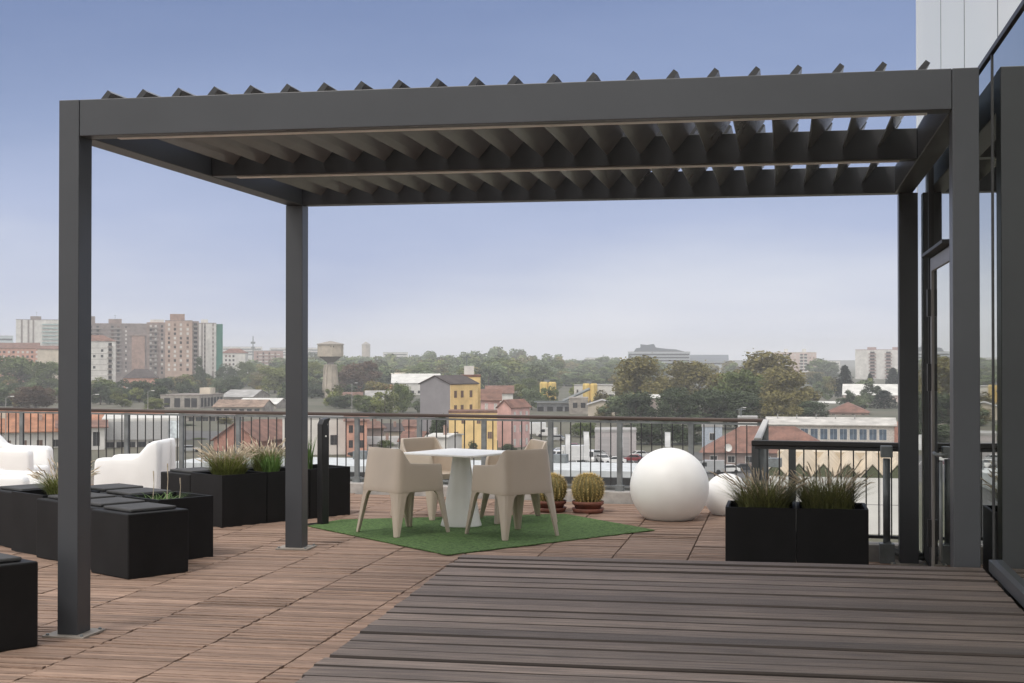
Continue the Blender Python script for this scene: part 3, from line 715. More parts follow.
for j in range(7): box(t, 'floor_band', balc_m, -W_ / 2, 6, -.06, 0, T_ - 4.0 - 3.1 * j, T_ - 3.8 - 3.1 * j)
grid(t, -9, 3.5, 4, T_ - 2.2, T_ - 20.8, 7, 1.3, 1.4, [glz_far, blind, dark_in], skip=.35)
t, W_, T_, D_ = bld('apartment_block', 'broad dark brown apartment block with stacked balconies and rooftop huts', 'apartment block', 86, 152, 324, 1120, 18, wall_taupe, 'flat', wall_brown)
for j in range(12):
    balcony(t, -2.5, T_ - 4.0 - 3.1 * j, 9, balc_m); balcony(t, -18, T_ - 4 - 3.1 * j, 12, balc_m)
    for x in (-21, -16, -5, -.5): win(t, x, T_ - 2.4 - 3.1 * j, 1.8, 1.9, random.choice([dark_in, glz_far, shutter]))
    for x in (5.2, ): win(t, x, T_ - 2.4 - 3.1 * j, 1.2, 1.6, random.choice([dark_in, blind]))
box(t, 'stair_shaft', wall_brick, 9.5, 19.5, -1.2, 0, 0, T_ - 9); box(t, 'shaft_cap', wall_brown, 7.5, 20.5, -1.6, 0, T_ - 9, T_ - 8)
for j in range(12): win(t, 22.5, T_ - 2.4 - 3.1 * j, 1.4, 1.7, random.choice([dark_in, blind, glz_far]))
box(t, 'roof_house', wall_brown, -8, 2, 4, 10, T_ + .5, T_ + 4); box(t, 'roof_house', wall_taupe, -24, -18, 3, 9, T_ + .5, T_ + 6); antenna(t, -3, 7, T_ + 4, 3.5)
t, W_, T_, D_ = bld('apartment_block', 'brown balcony block between the broad dark block and the brick tower', 'apartment block', 147, 167, 323, 1060, 18, wall_brown, 'flat', wall_brick)
for j in range(12):
    balcony(t, -2.5, T_ - 4 - 3.1 * j, 6, balc_m)
    for x in (-4.5, -1, 3.6): win(t, x, T_ - 2.4 - 3.1 * j, 1.5, 1.8, random.choice([dark_in, glz_far, blind]))
box(t, 'roof_house', wall_white, -5, 5, 2, 8, T_ + .5, T_ + 2.6)
t, W_, T_, D_ = bld('apartment_tower', 'pink brick apartment tower with rows of white blinds and a rooftop box', 'apartment block', 165.5, 192, 321, 1000, 16, mat('wall_pink_brick', (.42, .31, .255), .9, 0, .08, .3), 'flat', wall_brown)
for j in range(11): 
    for x in (-6.6, -2.6, 1.4, 6.0): win(t, x, T_ - 2.6 - 3.1 * j, 1.5, 1.8, random.choice([dark_in, blind, blind, shutter]))
box(t, 'roof_house', wall_brick, -6, 4, 3, 10, T_ + .5, T_ + 5); box(t, 'side_wall', wall_brown, W_ / 2, W_ / 2 + 4.4, 2, 14, 0, T_)
for j in range(11): balcony(t, W_ / 2 + 2.2, T_ - 4 - 3.1 * j, 4, balc_m, y=2); win(t, W_ / 2 + 2.2, T_ - 2.4 - 3.1 * j, 2.2, 1.9, dark_in, y=2)
t, W_, T_, D_ = bld('apartment_tower', 'white apartment tower with brown window strips and green scaffold netting on its right', 'apartment block', 197, 216, 323.5, 1040, 15, wall_white, 'flat', balc_m)
for x in (-3.2, -1.2, 4.6): box(t, 'wall_strip', wall_taupe, x - .55, x + .55, -.12, 0, 2, T_)
for j in range(11): win(t, -1.2, T_ - 2.6 - 3.1 * j, .8, 1.5, dark_in, y=-.12); win(t, 4.6, T_ - 2.6 - 3.1 * j, .8, 1.5, blind, y=-.12)
box(t, 'scaffold_netting', green_net, W_ / 2, W_ / 2 + 4.6, .5, 12, 0, T_ - .3); box(t, 'roof_house', wall_white, -4, 1, 4, 9, T_ + .5, T_ + 3)
t, W_, T_, D_ = bld('house', 'orange brick villa with dark hip roof among trees below the towers', 'house', 124, 158, 378, 760, 12, wall_salmon, 'hip', roof_dk, yr=369)
grid(t, -7, 7, 5, T_ - 2, 0, 1, 1.1, 1.6, [dark_in, blind]); win(t, 3, T_ - 5, 1.1, 1.6, dark_in)
t, W_, T_, D_ = bld('apartment_house', 'white three storey house with red roof right of the green netting', 'house', 222, 245, 353, 1150, 12, wall_white, 'hip', roof_red, yr=348.5, rot=R(-12))
grid(t, -6, 0, 3, T_ - 2.5, T_ - 9, 3, 1.5, 1.7, [dark_in, shutter])
t, W_, T_, D_ = bld('apartment_house', 'far red and white striped apartment block left of the rear pergola post', 'apartment block', 254, 283, 351, 1350, 13, mat('wall_red_white', (.42, .30, .27), .9), 'flat', roof_gr)
for j in range(6): 
    for x in (-9, -3.5, 2, 7.5): balcony(t, x + 1.5, T_ - 3.8 - 3.2 * j, 3.2, wall_white); win(t, x - 1.2, T_ - 2.2 - 3.2 * j, 1.4, 1.8, random.choice([shutter, dark_in]))
for k, (a_, c_, yt, d, lb) in enumerate(((222, 262, 347, 2100, 'pale distant slab block on the horizon behind the radio mast'), (270, 330, 348, 2300, 'pale distant row of blocks on the horizon behind the rear pergola post'), (383, 408, 352.5, 2200, 'small pale distant block peeping over the woodland right of the far water tower'), (810, 840, 361, 1900, 'pale low blocks on the horizon between the two right apartment blocks'), (585, 620, 358, 2100, 'thin pale strip of distant buildings left of the curved office complex'))):
    t, W_, T_, D_ = bld('distant_block', lb, 'building', a_, c_, yt, d, 20, wall_white, 'flat', roof_gr)
    for j in range(3): box(t, 'window_band', glz_far, -W_ / 2 + 2, W_ / 2 - 2, -.1, 0, T_ - 4 - 4 * j, T_ - 2.4 - 4 * j)
mt = empty('radio_mast', spot(253, 1500), 0, 'thin lattice radio mast above the far red and white block', 'mast')
zt_ = zat(336, 1500) - G
MB().tube([(0, 0, 0), (0, 0, zt_)], [.9, .45], 6).build('mast', steel, mt)
MB().bb(-2.2, 2.2, -.6, .6, zt_ - 8, zt_ - 6).bb(-1.8, 1.8, -.5, .5, zt_ - 13, zt_ - 11).build('antenna', steel, mt)
# --- rail yard sheds
t, W_, T_, D_ = bld('concrete_frame', 'unfinished flat roofed concrete building with open bays left of the green netting', 'building', 161, 199, 396, 560, 24, wall_conc, 'flat', mat('roof_weathered', (.22, .19, .17), .9, 0, .2, .4), rot=R(-24))
for x in (-5.2, -1.0, 3.2, 6.0): box(t, 'opening', dark_in, x - 1.3, x + 1.1, -.06, 0, T_ - 4.4, T_ - .8)
for k in range(7): 
    o = box(t, 'opening', dark_in, W_ / 2, W_ / 2 + .06, 1.5 + k * 3.2, 3.6 + k * 3.2, T_ - 4.2, T_ - .8)
box(t, 'roof_house', wall_cream, 3, 7.5, 12, 17, T_ + .5, T_ + 3)
for k, (a_, c_, yt, yr, d, dep, rm, lb) in enumerate((
    (222, 252, 397, 390, 640, 30, roof_gr, 'long grey roofed shed of the rail yard, right of the concrete frame'),
    (214, 262, 407, 400, 520, 16, mat('roof_rust', (.24, .17, .13), .9, 0, .25, .4), 'rusty low shed in the rail yard in front of the long grey one'),
    (238, 276, 404, 398.5, 560, 18, roof_wh, 'pale roofed shed at the right end of the rail yard'),
    (186, 232, 416, 411, 450, 14, mat('roof_umber', (.16, .125, .11), .9, 0, .2, .4), 'dark umber roofed shed just above the handrail in the rail yard'))):
    t, W_, T_, D_ = bld('rail_shed', lb, 'shed', a_, c_, yt, d, dep, wall_conc, 'gx', rm, yr=yr, rot=R(-16))
    grid(t, -W_ / 2 + 2, W_ / 2 - 2, 6, T_ * .55, 0, 1, 1.8, 1.6, [dark_in, glz_far])
# --- houses just beyond the rail, left
t, W_, T_, D_ = bld('house', 'white house under a broad orange tiled roof behind the white lounge armchairs', 'house', -30, 60, 430, 315, 14, wall_white, 'gx', roof_or, yr=411, eave=1.0)
grid(t, -8, 8.5, 6, T_ - 2, 0, 1, 1.2, 1.5, [dark_in, shutter], fr=blind); box(t, 'chimney', wall_cream, -3, -2, 4, 5, T_ + 1, T_ + 4); box(t, 'chimney', wall_brick, 5, 5.8, 3, 4, T_ + .5, T_ + 3.2)
t, W_, T_, D_ = bld('house', 'low house with a bright orange roof strip behind the grey white warehouse', 'house', 90, 162, 421, 370, 12, wall_cream, 'gx', roof_or, yr=412)
grid(t, -7, 7, 5, T_ - 2, 0, 1, 1.2, 1.5, [dark_in])
t, W_, T_, D_ = bld('warehouse', 'grey white warehouse with a broad fascia and blue white sign panel', 'warehouse', 104, 180, 420.5, 320, 26, wall_white, 'flat', roof_wh)
box(t, 'fascia', mat('fascia_grey', (.40, .40, .40), .8, 0, .05), -W_ / 2 + .3, W_ / 2 - 2.8, -.7, 0, T_ - 4.2, T_ - .2)
box(t, 'sign_panel', mat('sign_blue_white', (.62, .68, .76), .6, 0, .2, .8), W_ / 2 - 2.7, W_ / 2 - .1, -.8, 0, T_ - 4, T_ - .1)
for k in range(6): win(t, -W_ / 2 + 1.6 + k * 2.3, T_ - 5.3, 1.6, 1.1, dark_in, wall_grey)
t, W_, T_, D_ = bld('house', 'dark doored white annex with brown roof edge left of the grey white warehouse', 'house', 60, 104, 427, 310, 10, wall_white, 'gx', roof_br, yr=421, eave=.8)
win(t, 3, T_ - 2.6, 1.4, 3.0, dark_in); win(t, 0, T_ - 2, 1.2, 1.3, dark_in); win(t, -3, T_ - 2, 1.2, 1.3, dark_in)
t, W_, T_, D_ = bld('brick_house', 'red brick gabled house with orange tiled roof behind the feathery grasses', 'house', 214, 258, 440, 305, 16, mat('wall_red_brick', (.34, .17, .13), .9, 0, .12, 1.5), 'gy', roof_red, yr=421.5, rot=R(-30), eave=.5)
win(t, 0, T_ - 1.6, 1.1, 1.3, wall_cream); gside(t, W_ / 2, 3, 13, 4, T_ - 1.8, 0, 1, 1.1, 1.3, [dark_in])
t, W_, T_, D_ = bld('brick_house', 'low brick outbuilding with red roof right of the gabled brick house', 'house', 256, 296, 437.5, 330, 12, wall_salmon, 'gx', roof_red, yr=420, eave=.6)
grid(t, -3, 4, 3, T_ - 1.6, 0, 1, 1.1, 1.2, [dark_in, blind])
t, W_, T_, D_ = bld('warehouse', 'plain white walled hall behind the black bollard lamp', 'warehouse', 283, 346, 419, 295, 14, mat('hall_white', (.64, .61, .57), .9, 0, .05, .3), 'flat', roof_gr)
win(t, 4, 3, 1.5, 2, dark_in)
t, W_, T_, D_ = bld('house', 'salmon pink house end with dark windows right of the plain white hall', 'house', 346, 367, 421, 290, 12, wall_salmon, 'gx', roof_br, yr=415.5)
for z in (T_ - 1.6, T_ - 4.6): 
    for x in (-1.1, 1.1): win(t, x, z, .8, 1.5, dark_in)
hs = [(366, 384, 428, 422, 330, roof_br, wall_brown, 'small brown roofed house right of the salmon pink house'), (384, 403, 431, 424, 345, roof_dk, wall_cream, 'dark roofed cottage in the middle of the roofs left of the grey gable'),
      (402, 421, 426, 419, 370, roof_br, wall_salmon, 'brown roofed cottage just left of the tall grey gable'), (370, 398, 444, 437, 300, roof_gr, wall_white, 'low grey roofed white shed below the brown cottages'),
      (400, 420, 441, 432, 300, roof_red, wall_white, 'red roofed white cottage below the tall grey gable'), (428, 447, 437, 434, 282, roof_wh, wall_white, 'tiny white garage in front of the tall grey gable')]
for a_, c_, yt, yr, d, rm, wm, lb in hs:
    t, W_, T_, D_ = bld('cottage', lb, 'house', a_, c_, yt, d, 9, wm, 'gx', rm, yr=yr, rot=R(random.uniform(-25, 25)))
    grid(t, -W_ / 3, W_ / 3, 2, T_ - 1.5, 0, 1, .9, 1.1, [dark_in, blind]); box(t, 'chimney', wall_brick, .5, 1.1, 2, 2.6, T_, T_ + 2.2)
# --- yellow house, pink houses
t, W_, T_, D_ = bld('apartment_house', 'tall yellow house with a blank grey gable side and dark roof', 'house', 420, 450, 384, 312, 10, wall_grey, 'gy', roof_dk, rot=R(-38), yr=376, eave=.3)
hw_ = W_ / 2
box(t, 'side_wall', wall_yellow, hw_, hw_ + .06, 0, 10, 0, T_ - .1)
for k in range(4):
    for y in (1.8, 4.2, 7.4): 
        o = win(t, 0, 0, .9, 1.5, shutter); o.location = (hw_ + .07, y, T_ - 2.2 - k * 3.1); o.rotation_euler.z = R(90)
t.children[0].name = 'wall'
t2, W2, T2, D2 = bld('stair_tower', 'yellow flat topped tower joined to the right of the grey gabled house', 'house', 462, 480.5, 377, 320, 10, wall_yellow, 'flat', roof_br)
for z in (T2 - 1.4, T2 - 4.8, T2 - 8.6, T2 - 12): win(t2, .2, z, .6, 1.3, dark_in)
win(t2, -1.5, T2 - .9, .7, .9, dark_in); box(t2, 'roof_house', wall_white, -1.6, .6, 4, 8, T2 + .5, T2 + 2.4); antenna(t2, -1, 5, T2 + 2.4, 2.6)
t, W_, T_, D_ = bld('house', 'low yellow wing with flat brown roof in front of the yellow tower', 'house', 449, 497, 413, 300, 7, wall_yellow, 'flat', roof_br)
for x in (-2, 1.2): win(t, x, T_ - 1.8, .8, .8, shutter)
for x in (-3.5, 3.5): win(t, x, T_ - 4.6, .9, 1.4, shutter)
t, W_, T_, D_ = bld('house', 'pink house with brown roof squeezed behind the right side of the yellow tower', 'house', 481, 500, 400, 345, 10, wall_pink, 'gx', roof_br, yr=390)
for x in (-1, 1.2): win(t, x, T_ - 1.6, .7, 1.6, blind)
t, W_, T_, D_ = bld('house', 'narrow pink house with red gable roof right of the yellow house', 'house', 498, 511, 407, 318, 7.5, wall_pink, 'gy', roof_red, rot=R(-34), yr=400, eave=.4)
for k in range(3):
    for y in (1.4, 3.8, 6.2): 
        o = win(t, 0, 0, .8, 1.5, blind); o.location = (W_ / 2 + .03, y, T_ - 1.8 - k * 3); o.rotation_euler.z = R(90)
t, W_, T_, D_ = bld('house', 'grey brown roofed long house behind the yellow and pink houses', 'house', 486, 513, 393, 520, 10, wall_white, 'gx', roof_br, yr=386)
grid(t, -4, 4, 5, T_ - 1.8, 0, 1, 1, 1.6, [dark_in])
# --- water towers
def water_tower(px, d, yt, w_, label):
    p = spot(px, d); t = empty('water_tower', p, yawat(p) + R(8), label, 'water tower'); s = d / F
    zt_ = zat(yt, d) - G; r = w_ / 2 * s; sh = r * .5
    cc = mat('tower_concrete', (.40, .35, .29), .9, 0, .12, .3); n = 8
    MB().lathe([(sh * 1.25, 0), (sh * .82, zt_ - 24 * s)], 12).build('shaft', cc, t)
    for k in range(8):
        a_ = k * math.pi / 4; MB().tube([(sh * 1.3 * math.cos(a_), sh * 1.3 * math.sin(a_), 0), (sh * .9 * math.cos(a_), sh * .9 * math.sin(a_), zt_ - 24 * s)], .35, 4).build('rib', cc, t)
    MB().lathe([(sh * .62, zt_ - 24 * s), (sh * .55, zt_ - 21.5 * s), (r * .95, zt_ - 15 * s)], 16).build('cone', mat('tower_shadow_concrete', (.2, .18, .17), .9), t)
    MB().lathe([(sh * 1.0, zt_ - 24.6 * s), (sh * 1.0, zt_ - 23.4 * s)], 12).build('collar', cc, t)
    MB().lathe([(r, zt_ - 15.5 * s), (r, zt_ - 3.4 * s)], 8).build('tank', cc, t)
    MB().lathe([(r * 1.08, zt_ - 3.6 * s), (r * 1.05, zt_ - 2.8 * s), (.3, zt_)], 8).build('roof', mat('tower_roof', (.30, .27, .24), .9), t)
    box(t, 'hatch', dark_in, -.8, .8, -r * .97, -r * .9, zt_ - 6.4 * s, zt_ - 4.8 * s); return t
water_tower(330.5, 700, 341, 26, 'beige concrete water tower with an octagonal tank above the trees')
water_tower(366, 2300, 341.5, 8.5, 'small grey water tower on the horizon behind the woodland')
# --- sheds and works in the middle
t, W_, T_, D_ = bld('warehouse', 'long white roofed hall in front of the woodland left of the grey gable', 'warehouse', 392, 440, 383, 760, 30, wall_white, 'gx', roof_wh, yr=374)
grid(t, -10, 10, 6, T_ * .5, 0, 1, 2, 1.4, [dark_in])
t, W_, T_, D_ = bld('warehouse', 'low pale shed roof beside the reddish tree, behind the long white hall', 'warehouse', 381, 412, 378, 900, 14, wall_cream, 'gx', roof_cr, yr=373); win(t, 0, T_ / 2, 2, 2, dark_in)
t, W_, T_, D_ = bld('warehouse', 'grey sheet roofed workshop below the long white hall', 'warehouse', 366, 394, 401, 560, 14, wall_white, 'gx', roof_gr, yr=391); grid(t, -4, 4, 3, T_ * .5, 0, 1, 1.6, 1.4, [dark_in])
t, W_, T_, D_ = bld('house', 'orange roofed house above the grey sheet roofed workshop', 'house', 374, 392, 392.5, 680, 12, wall_cream, 'gx', roof_or, yr=385); win(t, 0, T_ - 1.6, 1.2, 1.4, dark_in)
t, W_, T_, D_ = bld('house', 'low cream house with tiled roof right of the water tower foot', 'house', 337, 362, 398, 650, 10, wall_cream, 'gx', roof_br, yr=392.5); grid(t, -4, 4, 4, T_ - 1.6, 0, 1, 1, 1.3, [dark_in])
def silo(px, d, yt, w_, label):
    p = spot(px, d); s = d / F; t = empty('silo', p, yawat(p), label, 'silo', 'yellow silos'); r = w_ / 2 * s; z1 = zat(yt, d) - G
    ym = mat('silo_yellow', (.62, .45, .16), .8, 0, .12, .4, stretch=(2, 2, .3))
    for x in (-r * .48, r * .48):
        MB().lathe([(r * .5, z1 * .3), (r * .5, z1 - .6), (r * .4, z1)], 18, c=(x, r, 0)).build('tank', ym, t, smooth=False)
        MB().lathe([(.25, z1 * .1), (r * .5, z1 * .3)], 18, c=(x, r, 0)).build('hopper', ym, t)
    for x in (-r * .9, 0, r * .9): MB().tube([(x, r * .4, 0), (x, r * .4, z1 * .35)], .22, 5).build('leg', steel, t)
    MB().bb(-r * .9, r * .9, r - .06, r + .06, z1 + .9, z1 + 1.0).bb(-r * .5, r * .2, r * .8, r * 1.2, z1, z1 + .7).build('rail', steel, t)
silo(548, 560, 382, 17, 'pair of yellow silos standing left of the white clad works')
silo(590, 555, 383.5, 15, 'pair of yellow silos between the white clad walls of the works')
t, W_, T_, D_ = bld('works_building', 'white clad works hall right of the yellow silos', 'building', 597, 615, 386, 560, 14, wall_white, 'flat', roof_gr); win(t, 2, 4, 2, 3, dark_in)
t, W_, T_, D_ = bld('works_building', 'narrow white clad wall left of the second yellow silos', 'building', 574, 584, 386, 572, 8, wall_white, 'flat', roof_gr); win(t, -.6, T_ - 2, .6, 1.2, dark_in)
t, W_, T_, D_ = bld('works_building', 'grey open works structure with pipes under the first yellow silos', 'building', 537, 572, 404, 530, 10, mat('wall_slate', (.2, .2, .205), .8, 0, .2, .5), 'flat', roof_gr)
for x in (-5, -1.5, 2, 5): box(t, 'opening', dark_in, x - 1.2, x + 1.0, -.06, 0, T_ - 3.5, T_ - 1)
box(t, 'gantry', steel, -W_ / 2 - 1, W_ / 2 + 3, -1.2, -.4, T_ + .6, T_ + 1.2)
MB().tube([(3, 2, T_ + 1), (13, 4, T_ + 5.5)], .6, 6).build('conveyor', steel, t)
t, W_, T_, D_ = bld('works_building', 'pale concrete works house in front of the second yellow silos', 'building', 569, 588, 399, 505, 10, wall_conc, 'flat', wall_conc)
for x in (-1.2, 1.6): win(t, x, T_ - 2.2, 1.6, 1.8, dark_in)
t, W_, T_, D_ = bld('house', 'grey gable roofed shed at the foot of the large plane tree', 'shed', 588, 616, 405, 480, 14, wall_cream, 'gy', roof_gr, yr=400); win(t, 0, T_ - 2, 2, 2.4, dark_in)
t, W_, T_, D_ = bld('house', 'cream house wall glimpsed between the large plane trees', 'house', 650, 664, 398, 420, 8, mat('wall_pale_pink', (.58, .48, .44), .9), 'gx', roof_wh, yr=395); win(t, .8, T_ - 2, .8, 1.3, dark_in)
t, W_, T_, D_ = bld('shed', 'pale grey van garage behind the white flags of the car park', 'shed', 595, 636, 432, 292, 10, mat('wall_mauve_grey', (.42, .385, .38), .9, 0, .06), 'flat', roof_gr)
for x in (-2.2, 1.4): box(t, 'door', mat('shutter_door', (.36, .34, .34), .7, 0, .1, .2, stretch=(.2, .2, 8)), x - 1.3, x + 1.3, -.05, 0, 0, T_ - 1)
# --- right side
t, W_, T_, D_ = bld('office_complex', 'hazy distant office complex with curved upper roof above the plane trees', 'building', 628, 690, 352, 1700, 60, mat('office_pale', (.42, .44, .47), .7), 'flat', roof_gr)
for j in range(5): box(t, 'window_band', glz_far, -W_ / 2 + 1, W_ / 2 - 1, -.1, 0, T_ - 4 - 3.6 * j, T_ - 2 - 3.6 * j)
b = MB(); pr_ = [(-33, 0), (-30, 6.4), (-20, 8.6), (-6, 8.4), (8, 5.4), (22, 4.2), (33, 0)]
b.extr([(x * .9, T_ + .5 + z * .62) for x, z in pr_], 'y', 2, 50); b.build('curved_roof', mat('roof_slate_blue', (.13, .145, .17), .7), t)
b = MB(); b.extr([(-22, T_ + 4), (-22, T_ + 9.2), (-14, T_ + 8.4), (-6, T_ + 9.6), (-3, T_ + 4)], 'y', 10, 30); b.build('roof_house', mat('roof_slate_blue', (.1, .1, .1)), t)
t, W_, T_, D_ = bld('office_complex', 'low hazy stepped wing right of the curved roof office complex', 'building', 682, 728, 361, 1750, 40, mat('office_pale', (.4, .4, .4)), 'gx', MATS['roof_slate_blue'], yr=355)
box(t, 'window_band', glz_far, -W_ / 2 + 1, W_ / 2 - 1, -.1, 0, T_ - 4, T_ - 2)
t, W_, T_, D_ = bld('apartment_block', 'pale pink distant apartment block with two dark balcony bays, left of the fir', 'apartment block', 774, 816, 352.5, 1450, 14, mat('wall_blush', (.56, .45, .41), .9), 'flat', wall_white)
for j in range(6):
    for x in (-8.5, 8.5): 
        for dx in (-2, 2): win(t, x + dx, T_ - 2.4 - 3.1 * j, 2.6, 1.9, random.choice([dark_in, glz_far]))
        balcony(t, x, T_ - 4 - 3.1 * j, 9, wall_white)
    for x in (-18, -14.5, 0, 15, 18.5): win(t, x, T_ - 2.4 - 3.1 * j, 1.2, 1.4, random.choice([blind, shutter]))
for x in (-9, 9): box(t, 'roof_house', wall_white, x - 2, x + 2, 4, 8, T_ + .5, T_ + 3.5)
t, W_, T_, D_ = bld('apartment_block', 'pale distant apartment block with red brown bays nearest the rear right pergola post', 'apartment block', 856, 915, 350, 1300, 14, wall_white, 'flat', mat('roof_rose', (.35, .25, .24), .9))
for j in range(8):
    for x in (-11.5, 2.5, 16):
        balcony(t, x, T_ - 4 - 3 * j, 6.5, mat('balcony_rose', (.33, .22, .2), .9)); win(t, x, T_ - 2.4 - 3 * j, 4, 1.8, dark_in)
    for x in (-21, -4.5): win(t, x, T_ - 2.4 - 3 * j, 1.2, 1.4, blind)
for x in (-12, 10): box(t, 'roof_house', MATS['roof_rose'], x - 4, x + 4, 4, 9, T_ + .5, T_ + 2.6)
t, W_, T_, D_ = bld('hall', 'cream hall with pale pitched roof behind the dark firs on the right', 'hall', 844, 912, 395, 640, 22, mat('wall_pale_pink', (.5, .5, .5)), 'gx', roof_wh, yr=384.5)
grid(t, -W_ / 2 + 2, W_ / 2 - 2, 9, T_ - 2.2, 0, 1, 1.1, .8, [shutter, dark_in])
t, W_, T_, D_ = bld('house', 'long low white roofed shed left of the cream hall', 'shed', 812, 842, 405, 620, 14, wall_white, 'gx', roof_wh, yr=401.5); win(t, 0, T_ / 2, 1.5, 1.2, dark_in)
t, W_, T_, D_ = bld('house', 'red brown hip roofed house in front of the cream hall', 'house', 828, 868, 412.5, 500, 16, wall_brick, 'hip', roof_red, yr=402); grid(t, -5, 5, 4, T_ - 1.5, 0, 1, 1, 1.2, [dark_in])
t, W_, T_, D_ = bld('works_hall', 'long workshop with a band of blue windows and pale roof, right side', 'workshop', 768, 892, 425, 300, 14, mat('wall_panel_cream', (.5, .46, .42), .9), 'gx', mat('roof_pale_worn', (.46, .44, .41), .85, 0, .15, .3), yr=418, eave=.6)
for k in range(12): 
    x = -W_ / 2 + 1.2 + k * (W_ - 2.0) / 12; f = win(t, x + .5, T_ - 1.9, 1.45, 2.2, mat('blue_pane', (.085, .115, .155), .2, 0, .3, .6), wall_white)
box(t, 'end_wall', mat('wall_red_brick', (.3, .2, .2)), W_ / 2, W_ / 2 + 1.6, -.4, 15, 0, T_ + .2)
b = MB()
for k in range(5): b.tube([(-W_ / 2 + 2 + k * 4, 5, T_ + 1.1), (-W_ / 2 + 2 + k * 4, 5, T_ + 2)], .12, 6)
b.build('roof_vent', roof_gr, t)
# multi-gabled shed
dS = 163; pS = spot(860, dS); t = empty('market_shed', pS, yawat(pS), 'white walled shed under a row of small cream gable roofs with green gable ends', 'shed'); s_ = dS / F
zS = zat(477.5, dS) - G; hwS = 96 * s_
MB().bb(-hwS, hwS, 0, 30, 0, zS).build('wall', mat('shed_white', (.66, .65, .62), .8, 0, .05, .3), t)
for z in (zS * .52,): box(t, 'joint', wall_grey, -hwS, hwS, -.02, 0, z, z + .06)
for k in range(7): box(t, 'joint', wall_grey, -hwS + 3 * k + 1, -hwS + 3 * k + 1.05, -.02, 0, 0.05, zS - .05)
nb = 8; bw = 2 * hwS / nb
for k in range(nb):
    x = -hwS + (k + .5) * bw; hh_ = 1.5
    MB().extr([(x - bw / 2, zS + .002), (x, zS + hh_), (x + bw / 2, zS + .002), (x + bw / 2, zS + .1), (x, zS + hh_ + .12), (x - bw / 2, zS + .1)], 'y', -.15, 30).build('roof', roof_cr, t)
    MB().extr([(x - bw / 2 + .15, zS + .01), (x + bw / 2 - .15, zS + .01), (x, zS + hh_ - .1)], 'y', -.02, .3).build('gable_end', mat('gable_olive', (.085, .095, .05), .8), t)
box(t, 'back_roof', roof_cr, -hwS, hwS, 30, 44, zS + .1, zS + .9)
# tiled roof house + dish
t, W_, T_, D_ = bld('house', 'house with a broad red brown hip roof and white satellite dish behind the globe lamps', 'house', 703, 832, 453, 262, 15, wall_brown, 'hip', roof_red, yr=426, eave=.7)
for k in range(7): win(t, -W_ / 2 + 2 + k * 3.2, T_ - 1.2, 1.2, 1.1, dark_in, blind)
b = MB(); b.lathe([(.05, 0), (.4, .06), (.7, .2), (.72, .22), (.4, .1), (.05, .05)], 20); o = b.build('satellite_dish', roof_wh, t); o.location = (-W_ / 2 + 4.6, -.6, T_ + .9); o.rotation_euler = (R(75), 0, R(20))
t, W_, T_, D_ = bld('house', 'grey blue walled house with small terrace behind the satellite dish', 'house', 702, 722, 427, 300, 9, mat('wall_blue_grey', (.36, .40, .45), .9), 'flat', roof_gr); win(t, 0, T_ - 2, 1, 1.4, dark_in, blind)
t, W_, T_, D_ = bld('house', 'small white flat building top between the plane trees and the tiled roof', 'house', 738, 757, 419, 330, 8, wall_white, 'flat', roof_gr); antenna(t, -1.5, 3, T_ + .5, 2)
# near roof edge under the railing
t, W_, T_, D_ = bld('lower_roof', 'flat pale lower roof with white parapet just beyond the long railing', 'roof', 150, 650, 481, 50, 3.6, mat('lower_roof_wall', (.24, .24, .24), .9), 'flat', mat('lower_roof_pale', (.50, .52, .53), .8, 0, .08), base=-8.5)
t.rotation_euler.z += R(-19)
box(t, 'gutter', steel_dark, -W_ / 2, W_ / 2, -.35, -.11, T_ + .05, T_ + .3)
for k in range(6): box(t, 'roof_vent', steel, -W_ / 2 + 2 + k * 3.8, -W_ / 2 + 2.5 + k * 3.8, 3, 3.5, T_ + .5, T_ + .8)
